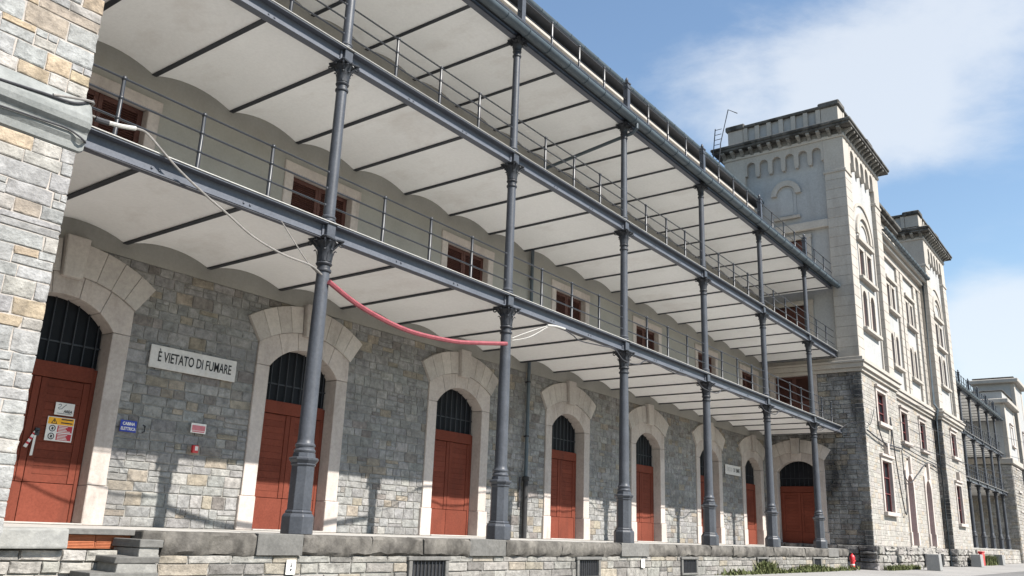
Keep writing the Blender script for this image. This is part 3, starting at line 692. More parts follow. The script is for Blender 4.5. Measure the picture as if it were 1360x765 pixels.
def tower(name, label, x0, x1, yf, yb, side_open=True, zs=0.0, stones=True, group=None):
    t = thing(name, label, 'tower', ((x0+x1)/2, (yf+yb)/2, G), group)
    F = fmap(yf); S = smap(x0); c = (x0+x1)/2; ca = (yf+yb)/2-.1
    # --- stone base storeys
    fh = [(c-1.03, c+1.03, 1.82, 4.62), (c-.98, c+.98, 6.42, 8.27)]
    m = grid_wall(M(F), x0, x1, G, 8.75, -.35, -.03, fh)
    sh = [(2.35-HW-.12, 2.35+HW+.12, -.1, 4.45), (1.24, 3.36, 6.0, 8.78)] if side_open else []
    grid_wall(m, x0, x1, G, 8.75, -.4, -.36, [])
    base = add('wall', m, MORTAR_T, t)
    m = grid_wall(M(S), yf+.36, yb, G, 8.75, -.45, -.03, sh); add('side_wall', m, MORTAR, t)
    add('rear_wall', M().box(x0+.5, x1-.03, yf+.42, yb, G, 8.75), MORTAR, t)
    def blk_f(z0, z1): return [(a-.16, b+.16) for a, b, p, q in fh if z1 > p-.2 and z0 < q+.2]+([(c-.5, c+.5)] if 4.7 < (z0+z1)/2 < 5.5 else [])
    rc = courses(x0-.02, x1+.02, .2, 8.75, (.18, .3), (.3, .65), blk_f)
    mass_stones(rc, pal_tower, t, lambda u, d, z: (u, yf+.03-d, z), .014, mat_=STONE_T)
    def blk_s(z0, z1):
        r_ = []
        if side_open:
            hf = door_half((z0+z1)/2)
            if hf > .1: r_.append((2.35-hf, 2.35+hf))
            if z1 > 6 and z0 < 9.0: r_.append((2.3-1.28, 2.3+1.28))
        return r_
    rc = courses(yf-.02, WY if side_open else yf+1.2, .2, 8.75, (.18, .3), (.3, .65), blk_s)
    mass_stones(rc, pal_gallery, t, lambda u, d, z: (x0+.03-d, u, z), .05, mat_=STAINED)
    # rusticated plinth
    pc = courses(x0-.18, x1+.18, G, .2, (.34, .38), (.6, 1.1), lambda a, b: [(c-.3, c+.3)] if a < -.1 else [])
    single_stones(pc, lambda: jit((0.27, 0.255, 0.235), .12), base, yf+.03, .24)
    add('basement_window', M().box(c-.3, c+.3, yf-.05, yf+.02, G+.05, -.2), BLACKP, t)
    pc = courses(yf-.18, WY-.5 if side_open else yf+1.0, G, .2, (.34, .38), (.6, 1.1), lambda a, b: [])
    mass_stones(pc, lambda: jit((0.22, 0.21, 0.2), .2), t, lambda u, d, z: (x0+.03-d, u, z), .22, 'plinth_stonework', STAINED)
    fac_window(t, F, c-.95, c+.95, 1.9, 4.5, key=True, mull=2, hood=True)
    fac_window(t, F, c-.9, c+.9, 6.5, 8.15, mull=2, hood=True, key=False)
    if side_open:
        make_door(t, (x0, 2.35, 0), -math.pi/2)
        make_win(t, (x0, 2.3), -math.pi/2, 0)
    # --- string course
    for (a, b, d, z0, z1) in ((0, 0, .10, 8.76, 8.95), (0, 0, .22, 8.95, 9.2), (0, 0, .30, 9.2, 9.32), (0, 0, .18, 9.32, 9.52)):
        add('string_course', M().box(x0-d, x1+d, yf-d, yb, z0, z1-.003), TDARK if z1 < 9.5 and False else TLIME, t, bevel=.015)
    # --- rendered upper storeys
    pr = .24; wz0, wz1 = 9.52, 21.95
    fw = [(c-1.25, c-.35, 11.6, 13.4), (c+.35, c+1.25, 11.6, 13.4), (c-1.25, c-.3, 14.5, 16.2), (c+.3, c+1.25, 14.5, 16.2)]
    m = grid_wall(M(F), x0+1.15, x1-1.15, wz0, wz1, -.5, -pr, [(a, b, p, q+(.45 if p < 12 else 0)) for a, b, p, q in fw])
    m.box(x0+1.15, x1-1.15, -.6, -.52, wz0, wz1)
    sw = [(1.15, 3.2, 13.7, 16.4), (1.27, 3.33, 9.9, 12.64)] if side_open else []
    m2 = M(S); grid_wall(m2, yf+1.1, yb-1.25, wz0, wz1, -.5, -pr, sw)
    m.v += []; up = add('render_wall', m, TPLA, t); add('render_wall', m2, TPLA, t)
    add('core_wall', M().box(x0+.55, x1-.05, yf+.62, yb-.05, wz0, wz1), TPLA, t)
    # corner piers in rusticated blocks
    nz = 19; hz = (20.05-wz0)/nz; cache = {}
    for (a, b, p, q) in ((x0, x0+1.15, yf, yf+1.1), (x1-1.15, x1, yf, yf+1.1), (x0, x0+1.15, yb-1.25, yb)):
        bm_ = M().box(a, b, p, q, .0, hz-.006).mesh('pier_block', TLIME, bevel=.014)
        for k in range(nz): link('pier_block', bm_, t, (0, 0, wz0+k*hz))
        add('pier_head', M().box(a-.0, b, p, q, 20.05, wz1), TLIME, t, bevel=.01)
        add('pier_cap', M().box(a-.06, b+.06, p-.06, q+.06, 19.9, 20.06), TLIME, t, bevel=.015)
    add('corbel_table', corbel_table(S, yf+1.102, yb-1.252, 20.75, 21.95, 6, -.3, .0), TLIME, t)
    add('corbel_table', corbel_table(F, x0+1.152, x1-1.152, 20.75, 21.95, 5, -.3, .0), TLIME, t)
    # side: string, niche
    add('side_string', M(S).box(yf+1.102, yb-1.252, -.3, .03, 16.85, 17.32), TLIME, t, bevel=.03)
    nc = 2.15; R = .48
    ni = M(S).prism(arc(nc, 19.2, .85, 0, math.pi, 14)+arc(nc, 19.2, R+.06, math.pi, 0, 14), -.3, -.05)
    nh = add('niche', ni, TLIME, t)
    add('niche_panel', M(S).prism([(nc-R-.06, 17.9), (nc+R+.06, 17.9)]+arc(nc, 19.2, R+.055, 0, math.pi, 12), -.3, -.2), TPLA, nh)
    add('niche_reveal', M(S).prism([(nc-R+.12, 17.95), (nc+R-.12, 17.95)]+arc(nc, 19.2, R-.12, 0, math.pi, 12), -.3, -.17), TPLA, nh)
    add('niche_sill', M(S).box(nc-.75, nc+.75, -.3, -.02, 17.7, 17.88), TLIME, nh, bevel=.02)
    if side_open:
        m = M(S).box(1.15-.24, 1.15, -.5, -.08, 13.7, 16.4); m.box(3.2, 3.44, -.5, -.08, 13.7, 16.4); m.box(.88, 3.47, -.5, -.06, 16.4, 16.64)
        w = add('window', m, TLIME, t, bevel=.01); add('shutter', M(S).box(1.15, 3.2, -.45, -.38, 13.7, 16.4), SHUT, w); 
        m = M(S)
        for u in (1.15, 2.1, 3.08): m.box(u, u+.12, -.38, -.33, 13.7, 16.4)
        add('shutter_frame', m, SHUT, w)
        m = M(S).box(1.27-.24, 1.27, -.5, -.08, 9.9, 12.64); m.box(3.33, 3.57, -.5, -.08, 9.9, 12.64); m.box(1.0, 3.6, -.5, -.06, 12.64, 12.88)
        w = add('window', m, TLIME, t, bevel=.01); add('shutter', M(S).box(1.27, 3.33, -.45, -.38, 9.9, 12.64), SHUT, w)
        m = M(S)
        for u in (1.27, 2.24, 3.21): m.box(u, u+.12, -.38, -.33, 9.9, 12.64)
        add('shutter_frame', m, SHUT, w)
    # front: paired windows, lunette, blind arch
    F2 = fmap(yf+pr)
    for a, b in ((c-1.2, c-.4), (c+.4, c+1.2)): fac_window(t, F2, a, b, 11.6, 13.35, arch=True, hood=False, mull=1, sill=False, frame=TLIME)
    for a, b in ((c-1.2, c-.35), (c+.35, c+1.2)): fac_window(t, F2, a, b, 14.5, 16.15, hood=False, mull=1, sill=False, frame=TLIME)
    for z in (11.38, 14.28): add('sill', M(F2).box(c-1.6, c+1.6, -.1, .26, z, z+.2), TLIME, t, bevel=.02)
    add('hood_mould', M(F2).box(c-1.6, c+1.6, -.1, .2, 16.55, 16.8), TLIME, t, bevel=.02)
    add('lunette', M(F2).prism(arc(c, 17.0, 1.55, 0, math.pi, 18)+arc(c, 17.0, 1.2, math.pi, 0, 18), -.1, .12), TLIME, t)
    add('lunette', M(F2).prism(arc(c, 17.0, .95, 0, math.pi, 14)+arc(c, 17.0, .8, math.pi, 0, 14), -.1, .06), TLIME, t)
    add('blind_arch', M(F2).prism(arc(c, 17.0, 2.15, 0, math.pi, 20)+[(c-2.15, 9.55), (c-1.98, 9.55)]+arc(c, 17.0, 1.98, math.pi, 0, 20)+[(c+1.98, 9.55), (c+2.15, 9.55)], -.1, .08), TLIME, t)
    # --- cornice and parapet
    add('cornice', M().box(x0-.08, x1+.08, yf-.08, yb+.08, 21.955, 22.15), TLIME, t, bevel=.03)
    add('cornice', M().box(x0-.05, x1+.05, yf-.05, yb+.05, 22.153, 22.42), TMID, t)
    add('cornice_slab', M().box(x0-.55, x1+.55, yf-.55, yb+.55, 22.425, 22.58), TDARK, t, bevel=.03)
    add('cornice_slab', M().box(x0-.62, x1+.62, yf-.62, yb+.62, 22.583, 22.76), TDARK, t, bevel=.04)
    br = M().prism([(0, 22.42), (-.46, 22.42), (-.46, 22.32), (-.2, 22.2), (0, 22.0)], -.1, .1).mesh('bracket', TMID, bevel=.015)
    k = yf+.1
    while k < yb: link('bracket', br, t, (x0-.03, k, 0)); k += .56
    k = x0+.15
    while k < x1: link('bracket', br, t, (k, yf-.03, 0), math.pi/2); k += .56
    a0, a1, b0, b1 = x0+.2, x1-.2, yf+.2, yb-.2
    add('parapet', M().box(a0, a1, b0, b1, 22.762, 23.1), TDARK, t, bevel=.03)
    add('parapet', M().box(a0+.14, a1-.14, b0+.14, b1-.14, 23.1, 24.02), TPLA, t)
    pk = M().box(-.13, .13, -.1, .1, 23.1, 24.02).mesh('parapet_pier', TLIME, bevel=.01)
    n = 7
    for k in range(1, n+1):
        yy = b0+1.1+(b1-b0-2.2)*(k-1)/(n-1); link('parapet_pier', pk, t, (a0+.08, yy, 0), math.pi/2)
        xx = a0+1.1+(a1-a0-2.2)*(k-1)/(n-1); link('parapet_pier', pk, t, (xx, b0+.08, 0))
    for a, b in ((a0, b0), (a1-.95, b0), (a0, b1-.95), (a1-.95, b1-.95)):
        add('parapet_pier', M().box(a, a+.95, b, b+.95, 23.1, 24.02), TLIME, t, bevel=.02)
        add('coping', M().box(a-.12, a+1.07, b-.12, b+1.07, 24.0, 24.34), TDARK, t, bevel=.06)
    add('coping', M().box(a0-.08, a1+.08, b0-.08, b1+.08, 24.02, 24.2), TDARK, t, bevel=.04)
    return t
YT = -1.2
tower('corner_tower', 'tall pale tower with stained stone base closing the near gallery', XT, XT+7.3, YT, 5.7, True)
tower('corner_tower', 'second pale tower farther along the facade, beyond the recessed central block', 54.3, 61.6, YT, 5.7, False)

# near tower at the left edge: only its stone front reaches the picture
NT = thing('near_tower', 'sunlit grey and ochre stone tower front filling the left edge', 'tower', (-9, 2, G))
m = M().box(-13.0, XL+.0, YT+.03, 5.7, G, 9.0); nb = add('wall', m, MORTAR_L, NT)
rects = [q for q in courses(-8.3, XL+.015, G, 5.02, (.15, .32), (.22, .78), lambda a, b: [])+courses(-8.9, XL+.015, 5.82, 9.0, (.15, .32), (.22, .78), lambda a, b: [])]
single_stones(rects, pal_light, nb, YT+.032, .017)
rects = courses(-13.0, -8.3, G, 5.02, (.2, .3), (.35, .72), lambda a, b: [])+courses(-13.0, -8.9, 5.82, 9.0, (.2, .3), (.35, .72), lambda a, b: [])
mass_stones(rects, pal_light, NT, lambda u, d, z: (u, YT+.032-d, z), .017)
# moulded string course in long blocks
BAND = mat('band_stone', (0.165, 0.172, 0.166), (0.22, 0.226, 0.218), 2.2, .9, .006, 24, fine=.14, dirt=(.13, .14, .135, .6), dscale=(1.5, 1.5, 3), dthr=(.5, .72))
prof = [(0, 5.02), (-.035, 5.04), (-.05, 5.14), (-.09, 5.2), (-.09, 5.28), (-.105, 5.31), (-.16, 5.36), (-.18, 5.44), (-.175, 5.52), (-.14, 5.60), (-.05, 5.78), (0, 5.82)]
for x0, x1 in ((-13, -10.2), (-10.19, -8.6), (-8.59, -7.05), (-7.04, XL+.09)):
    m = M(); R_ = []
    for x in ((x0, x1) if x1 < -6 else (x0, x1-.05, x1)):
        e = .8 if x == x1 and x1 > -6 else 1.0
        R_.append([m.P((x, YT+.03+y*e, 5.42+(z-5.42)*(e if e == 1 else .9))) for y, z in prof])
    for a, b in zip(R_, R_[1:]):
        for k in range(len(prof)): q = (k+1) % len(prof); m.f.append([a[k], a[q], b[q], b[k]])
    m.f += [R_[0], R_[-1][::-1]]
    add('string_course', m, BAND, NT)
m = M().box(-13, XL-.1, YT+.2, 5.7, 9.0, 21.9); add('upper_wall', m, TPLA, NT)
m = M().box(-13.4, XL+.25, YT-.1, 6, 21.9, 22.7); add('cornice', m, TDARK, NT, bevel=.05)
m = M().box(-13, XL, YT-.0, 5.7, 22.7, 24.1); add('parapet', m, TPLA, NT, bevel=.05)

# ------------------------------------------------------------------ central block between the towers
MB0, MB1, MY = 41.7, 54.3, -.65
CB = thing('central_block', 'pale central block with two arched doorways between the two towers', 'building', (48, 3, G))
F = fmap(MY); bays = (45.6, 50.6)
dh = [(b-.85, b+.85, .3, 4.5) for b in bays]; wh = [(b-.85, b+.85, 6.3, 8.3) for b in bays]
m = grid_wall(M(F), MB0, MB1, G, 8.75, -.5, -.03, dh+wh); cbw = add('wall', m, MORTAR_T, CB); add('rear_wall', M().box(MB0, MB1, MY+.55, 6, G, 8.75), MORTAR, CB)
rc = courses(MB0, MB1, .2, 8.75, (.18, .3), (.3, .65), lambda a, b: [(p-.2, q+.2) for p, q, s, e in dh+wh if b > s-.15 and a < e+.2])
mass_stones(rc, pal_tower, CB, lambda u, d, z: (u, MY+.03-d, z), .014, mat_=STONE_T)
pc = courses(MB0, MB1, G, .2, (.34, .38), (.6, 1.1), lambda a, b: [])
single_stones(pc, lambda: jit((0.27, 0.255, 0.235), .12), cbw, MY+.03, .24)
for b in bays:
    add('basement_window', M().box(b+.9, b+1.4, MY-.3, MY-.2, G+.1, -.15), BLACKP, CB)
    m = M(F); m.box(b-1.0, b-.75, -.45, .06, .3, 3.6); m.box(b+.75, b+1.0, -.45, .06, .3, 3.6)
    m.prism([(b-1.0, 3.6), (b-.75, 3.6)]+arc(b, 3.6, .75, math.pi, 0, 12)[1:-1]+[(b+.75, 3.6), (b+1.0, 3.6), (b+1.0, 4.6), (b+.35, 5.2), (b-.35, 5.2), (b-1.0, 4.6)], -.45, .06)
    m.box(b-1.08, b-.745, -.44, .1, .3, 1.05); m.box(b+.745, b+1.08, -.44, .1, .3, 1.05)
    m.prism([(b-.16, 4.45), (b+.16, 4.45), (b+.22, 5.45), (b-.22, 5.45)], .061, .2)
    o = add('doorway', m, LIME, CB, bevel=.012)
    add('door_leaf', M(F).box(b-.75, b+.75, -.44, -.38, .3, 4.4), REDFR, o)
    m = M(F)
    for u in (b-.75, b-.04, b+.67): m.box(u, u+.08, -.38, -.33, .3, 4.3)
    for z in (.3, 1.3, 2.3, 3.3): m.box(b-.66, b-.05, -.379, -.335, z, z+.09); m.box(b+.05, b+.66, -.379, -.335, z, z+.09)
    add('door_frame', m, REDFR, o)
    fac_window(CB, F, b-.8, b+.8, 6.3, 8.1, mull=2, hood=True)
for (d, z0, z1) in ((.10, 8.76, 8.95), (.22, 8.95, 9.2), (.30, 9.2, 9.32), (.18, 9.32, 9.52)):
    add('string_course', M().box(MB0+.2, MB1-.2, MY-d, 6, z0, z1-.003), TLIME, CB, bevel=.015)
fw = [(b+s*.62-.35, b+s*.62+.35, z0, z1) for b in bays for s in (-1, 1) for z0, z1 in ((11.0, 13.1), (14.6, 16.3))]
m = grid_wall(M(F), MB0, MB1, 9.52, 18.3, -.6, -.14, fw); add('render_wall', m, TPLA, CB); add('core_wall', M().box(MB0, MB1, MY+.65, 6, 9.52, 18.3), TPLA, CB)
F2 = fmap(MY+.14)
for b in bays:
    for s in (-1, 1):
        fac_window(CB, F2, b+s*.62-.32, b+s*.62+.32, 11.0, 12.7, arch=True, hood=False, mull=1, sill=False, frame=TLIME)
        fac_window(CB, F2, b+s*.62-.32, b+s*.62+.32, 14.6, 16.2, hood=False, mull=1, sill=False, frame=TLIME)
    for z in (10.78, 14.38): add('sill', M(F2).box(b-1.35, b+1.35, -.1, .26, z, z+.2), TLIME, CB, bevel=.02)
    add('hood_mould', M(F2).box(b-1.35, b+1.35, -.1, .2, 16.5, 16.72), TLIME, CB, bevel=.02)
for u in (MB0+.35, 43.4, 47.6, 48.6, 52.4, MB1-.4):
    nz = 16
    for k in range(nz): add('pilaster_block', M(F).box(u-.35, u+.35, -.2, .0, 9.52+k*.52, 9.52+(k+1)*.52-.012), TLIME, CB, bevel=.012)
add('frieze', M(F).box(MB0, MB1, -.2, .02, 17.85, 18.3), TLIME, CB)
add('cornice', M(F).box(MB0, MB1, -1, .3, 18.303, 18.55), TLIME, CB, bevel=.03); add('cornice', M(F).box(MB0, MB1, -1, .5, 18.553, 18.75), TLIME, CB, bevel=.03)
gutter(CB, MB0, MB1, MY-.62, 18.92, .16, ZINC, .8)
add('attic', M(F).box(MB0, 49.6, -5, -.5, 18.76, 21.0), TLIME, CB, bevel=.02)
for u in (MB0+.1, 45, 48.9): add('attic_pier', M(F).box(u, u+.6, -.6, -.38, 18.76, 21.0), TLIME, CB, bevel=.02)
add('attic_cornice', M(F).box(MB0-.0, 49.85, -5.2, -.2, 21.003, 21.3), TDARK, CB, bevel=.05); add('attic_cornice', M(F).box(MB0, 50.1, -5.2, -.0, 21.303, 21.6), TDARK, CB, bevel=.06)

# ------------------------------------------------------------------ far gallery and far towers
FC = [65.4, 70.0, 74.6, 79.3, 84.1, 88.6]
FX1 = 91.5; FX0 = 61.6
FWH = thing('far_warehouse', 'pale wall behind the far iron gallery, right of the second tower', 'building', (76, 7, G))
m = M().box(FX0, FX1+1, WY+.1, 10, G, 13.6); add('wall', m, PLAST, FWH)
m = M().box(FX0, FX1+1, -.5, WY+.1, G, .35); add('plinth', m, MORTAR, FWH, bevel=.03)
rc = courses(FX0+.1, FX1, G, .3, (.3, .4), (.6, 1.2), lambda a, b: []); mass_stones(rc, pal_tower, FWH, lambda u, d, z: (u, -.5-d, z), .06)
for x in (67.7, 72.3, 77.0, 81.7, 86.4):
    o = add('doorway', M().box(x-1.35, x-1.0, WY-.0, WY+.12, .35, 4.0).box(x+1.0, x+1.35, WY, WY+.12, .35, 4.0).prism(arc(x, 3.6, 1.75, .2, math.pi-.2, 10)+arc(x, 3.6, 1.0, math.pi, 0, 10), WY, WY+.12), LIME, FWH)
    add('door_leaf', M().prism([(x-1.0, .35), (x+1.0, .35)]+arc(x, 3.6, 1.0, 0, math.pi, 10), WY+.05, WY+.12), SHUT, o)
for i, (z, nm, lb) in enumerate(((FZ[0], 'iron_balcony', 'lower iron balcony of the far gallery beyond the second tower'), (FZ[1], 'iron_balcony', 'upper iron balcony of the far gallery beyond the second tower'), (FZ[2], 'roof_terrace', 'railed roof terrace on top of the far iron gallery'))):
    gallery(nm, lb, FX0, FX1, FC, z, i == 2)
ordn = ('first', 'second', 'third', 'fourth', 'fifth', 'sixth')
for i, x in enumerate(FC): column(x, 0, 'far gallery iron column, %s from the second tower' % ordn[i], 'iron columns of the far gallery')
def far_tower(name, label, x0, x1, yf, yb, zt, par=.8):
    t = thing(name, label, 'tower', ((x0+x1)/2, (yf+yb)/2, G))
    add('stone_base', M().box(x0, x1, yf, yb, G, 8.8), MORTAR, t)
    rc = courses(yf, WY, G, 8.7, (.25, .4), (.5, .9), lambda a, b: []); mass_stones(rc, pal_tower, t, lambda u, d, z: (x0-d, u, z), .05)
    rc = courses(x0, x1, G, 8.7, (.25, .4), (.5, .9), lambda a, b: []); mass_stones(rc, pal_tower, t, lambda u, d, z: (u, yf-d, z), .05)
    add('string_course', M().box(x0-.25, x1+.25, yf-.25, yb, 8.85, 9.45), TLIME, t, bevel=.06)
    add('upper_wall', M().box(x0+.05, x1-.05, yf+.05, yb, 9.45, zt), TPLA, t)
    for a in (x0+.02, x1-.9): add('pier', M().box(a, a+.9, yf, yf+.4, 9.45, zt), TLIME, t, bevel=.03)
    F = fmap(yf+.02); c = (x0+x1)/2
    for z in (1.9, 6.3, 11.0): fac_window(t, F, c-.8, c+.8, z, z+2.0, mull=2, hood=True)
    add('cornice', M().box(x0-.5, x1+.5, yf-.5, yb+.3, zt+.003, zt+.5), TLIME, t, bevel=.08)
    add('parapet', M().box(x0+.1, x1-.1, yf+.1, yb, zt+.5, zt+.5+par), TPLA, t)
    add('coping', M().box(x0-.05, x1+.05, yf-.05, yb, zt+.5+par, zt+.65+par), TDARK, t, bevel=.05)
    return t
far_tower('far_tower', 'pale grey tower closing the far gallery near the right edge', FX1+.05, FX1+7.5, -.75, 8, 15.1)
ft = far_tower('far_tower', 'taller pale tower behind the far gallery at the right edge', FX1+8.5, FX1+15, -1.0, 3.2, 18.6, .1)

# ------------------------------------------------------------------ signs and small fittings
def text(s, size, mat_, name='lettering', sx=1.0, depth=.002, bold=0.0):
    cu = bpy.data.curves.new(name, 'FONT'); cu.body = s; cu.size = size; cu.align_x = 'CENTER'; cu.align_y = 'CENTER'; cu.extrude = depth; cu.offset = bold; cu.space_line = .9; cu.resolution_u = 3
    o = bpy.data.objects.new(name, cu); COL.objects.link(o)
    me = bpy.data.meshes.new_from_object(o.evaluated_get(bpy.context.evaluated_depsgraph_get())); bpy.data.objects.remove(o)
    for v in me.vertices: v.co = Vector((v.co.x*sx, -v.co.z, v.co.y))
    me.materials.clear(); me.materials.append(mat_); me.name = name
    return me
def board(name, label, cat, x0, x1, z0, z1, y, mat_, t=.02, bevel=.004):
    o = link(name, M().box(-(x1-x0)/2, (x1-x0)/2, 0, t, -(z1-z0)/2, (z1-z0)/2).mesh(name, mat_, bevel=bevel), None, ((x0+x1)/2, y, (z0+z1)/2))
    return tag(o, label, cat)
def put(o, me, x, z, name='lettering', dy=-.003): return link(name, me, o, (x, dy, z), 0, True)
SY = WY-.06
SIGNW = mat('sign_white', (0.50, 0.48, 0.46), (0.60, 0.58, 0.55), 4, .8, .002, 40, fine=.08, dirt=(.32, .27, .22, .6), dscale=(2.5, 2.5, 2.5), dthr=(.58, .75))
o = board('wall_sign', 'long white painted sign reading È VIETATO DI FUMARE between the first two doors', 'sign', -1.1, 1.02, 3.21, 3.69, SY, SIGNW, .03, .01)
put(o, text('È VIETATO DI FUMARE', .30, BLACKP, sx=.60, bold=.004), .02, .0)
o2 = board('wall_sign', 'faded small white sign with worn lettering between the last two doors of the gallery', 'sign', 28.75, 30.6, 3.24, 3.7, SY, SIGNW, .03, .01)
FADED = mat('faded_letter', (.28, .28, .29), (.5, .48, .46), 5, .8, 0, 40)
put(o2, text('È VIETATO', .27, FADED, sx=.5), -.42, .0); put(o2, text('DI', .27, BLACKP, sx=.55, bold=.003), .12, 0); put(o2, text('FUMARE', .27, BLACKP, sx=.5, bold=.004), .55, 0)
o = board('enamel_sign', 'small blue enamel sign reading CABINA ELETTRICA beside the first door', 'sign', -1.50, -1.15, 1.83, 2.06, SY, BLUE, .012)
put(o, text('CABINA', .085, WHITE, sx=.85, bold=.0025), 0, .045); put(o, text('ELETTRICA', .085, WHITE, sx=.75, bold=.0025), 0, -.055)
o = board('red_notice', 'small pink and white notice on the stone wall above the red alarm box', 'notice', .08, .45, 1.98, 2.19, SY, WHITE, .01)
link('red_panel', M().box(-.16, .16, -.003, 0, -.05, .06).mesh('red_panel', PINK), o, local=True); put(o, text('FIRE', .05, WHITE), 0, .005, dy=-.005) if False else None
link('red_panel', M().box(-.15, .15, -.003, 0, -.085, -.06).mesh('red_panel', PINK), o, local=True)
o = board('alarm_box', 'small red alarm call box on the stone wall below the pink notice', 'alarm box', .17, .31, 1.56, 1.72, SY-.04, HYD, .07, .01)
link('label_plate', M().box(-.02, .05, -.003, 0, -.03, .06).mesh('label_plate', WHITE), o, local=True)
tag(add('wall_hook', M().tube([(-1.03, SY-.02, 2.0), (-1.0, SY-.05, 1.98), (-1.0, SY-.05, 1.87), (-1.03, SY-.02, 1.85)], .018, 6), IROND, smooth=True), 'small dark iron pull handle on the wall beside the blue sign', 'handle')
DY = WY+.30
o = board('white_notice', 'small white notice with a logo on the first red door, above the warning notice', 'notice', -2.66, -2.29, 2.03, 2.27, DY-.012, WHITE, .01)
put(o, text('AREA', .075, BLACKP, sx=.9, bold=.002), .07, -.045)
link('logo', M().tube([(-.13, -.003, .07), (-.1, -.003, .09), (-.07, -.003, .07), (-.09, -.003, .035), (-.13, -.003, .015), (-.11, -.003, -.01), (-.06, -.003, .0), (-.03, -.003, .04), (.02, -.003, .09)], .005, 5).mesh('logo', CABLEK), o, local=True)
link('caption_line', M().box(-.14, .14, -.003, 0, -.095, -.082).mesh('caption_line', CABLE), o, local=True)
o = board('warning_notice', 'yellow, white and red electrical danger notice on the first red door', 'notice', -2.76, -2.24, 1.53, 1.99, DY-.012, WHITE, .01)
P_ = lambda n, m_, mt: link(n, m_.mesh(n, mt), o, local=True)
P_('yellow_panel', M().box(-.245, .245, -.003, 0, .085, .215), YEL)
P_('warning_triangle', M().prism([(-.19, .095), (-.07, .095), (-.13, .205)], -.005, -.002), BLACKP); P_('warning_triangle', M().prism([(-.168, .107), (-.092, .107), (-.13, .178)], -.007, -.004), YEL)
P_('lightning', M().prism([(-.137, .165), (-.122, .165), (-.127, .143), (-.116, .143), (-.136, .11), (-.131, .135), (-.142, .135)], -.009, -.006), BLACKP)
for z in (.18, .115): P_('text_line', M().box(.0, .22, -.005, -.002, z, z+.022), CABLEK)
for z in (-.055, -.205):
    P_('red_panel', M().box(-.05, .235, -.003, 0, z, z+.125), REDP)
    for q in range(4): P_('text_line', M().box(-.03, .10+.1*random.random(), -.005, -.002, z+.012+q*.028, z+.026+q*.028), WHITE)
    cz = z+.062
    P_('prohibition_ring', M().prism(arc(-.145, cz, .062, 0, 2*math.pi-.01, 20)+arc(-.145, cz, .047, 2*math.pi-.01, 0, 20), -.005, -.002), CABLEK)
    P_('prohibition_mark', M().prism([(-.165, cz-.025), (-.13, cz-.03), (-.122, cz+.02), (-.155, cz+.028)], -.005, -.002), BLACKP)
tag(add('lock_tape', M().prism([(-3.12, 1.38), (-3.06, 1.36), (-2.93, 1.66), (-2.97, 1.68)], DY-.03, DY-.02).prism([(-2.98, 1.22), (-2.93, 1.23), (-2.92, 1.66), (-2.96, 1.66)], DY-.034, DY-.031), WHITE), 'strip of red and white tape tied at the first door handle', 'tape')
tp = [x for x in COL.objects if x.name == 'lock_tape'][0]
for (a, b) in ((.2, .32), (.5, .62), (.8, .9)):
    p0 = Vector((-3.09, 0, 1.37)); p1 = Vector((-2.95, 0, 1.67)); q0 = p0.lerp(p1, a); q1 = p0.lerp(p1, b)
    add('red_stripe', M().prism([(q0.x-.03, q0.z+.012), (q0.x+.03, q0.z-.012), (q1.x+.025, q1.z-.012), (q1.x-.025, q1.z+.012)], DY-.034, DY-.0305), REDP, tp)
link('handle', M().box(.04, .12, .255, .30, 1.6, 1.74).ball((.08, .24, 1.67), .025).mesh('handle', IROND), DOOR1, (0, 0, 0), 0, True)
for x, lb in ((-.49, 'small white arrow plate on the platform wall under the first column'), (12.15, 'small white plate on the platform wall under the third column')):
    o = board('arrow_plate', lb, 'sign', x-.1, x+.1, -.66, -.42, PF-.02, WHITE, .02)
    link('arrow', M().prism([(-.008, .07), (.008, .07), (.008, -.03), (.03, -.03), (0, -.075), (-.03, -.03), (-.008, -.03)], -.004, -.001).mesh('arrow', CABLEK), o, local=True)
    link('arrow_bar', M().box(-.035, .035, -.004, -.001, .015, .028).mesh('arrow_bar', CABLEK), o, local=True)

# downpipe with its feed from the gutter
t = thing('downpipe', 'grey rain pipe on the stone wall right of the second column, black at its foot', 'pipe', (12.35, WY-.1, 0))
add('feed_pipe', M().tube([(12.05, -.45, 13.36), (12.05, -.45, 13.1), (12.08, -.3, 12.98), (12.3, 3.6, 12.62), (12.35, WY-.12, 12.5)], .06, 8), ZINC, t, smooth=True)
add('upper_pipe', M().tube([(12.35, WY-.12, 12.5), (12.35, WY-.12, 1.9)], .062, 10), ZINC, t, smooth=True)
add('foot_pipe', M().lathe(12.35, WY-.12, [(.085, .0), (.085, 1.78), (.11, 1.8), (.11, 1.92), (.075, 1.94)], 12), BLACKP, t, smooth=True)
for z in (7.0, 8.6, 3.2, 5.0): add('clamp', M().lathe(12.35, WY-.12, [(.078, z), (.078, z+.05)], 12).box(12.33, 12.37, WY-.1, WY, z, z+.05), IROND, t)
tag(add('conduit', M().tube([(12.12, WY-.05, 1.9), (12.12, WY-.05, .95)], .028, 6), CABLEK, smooth=True), 'short thin black conduit beside the foot of the rain pipe', 'conduit')

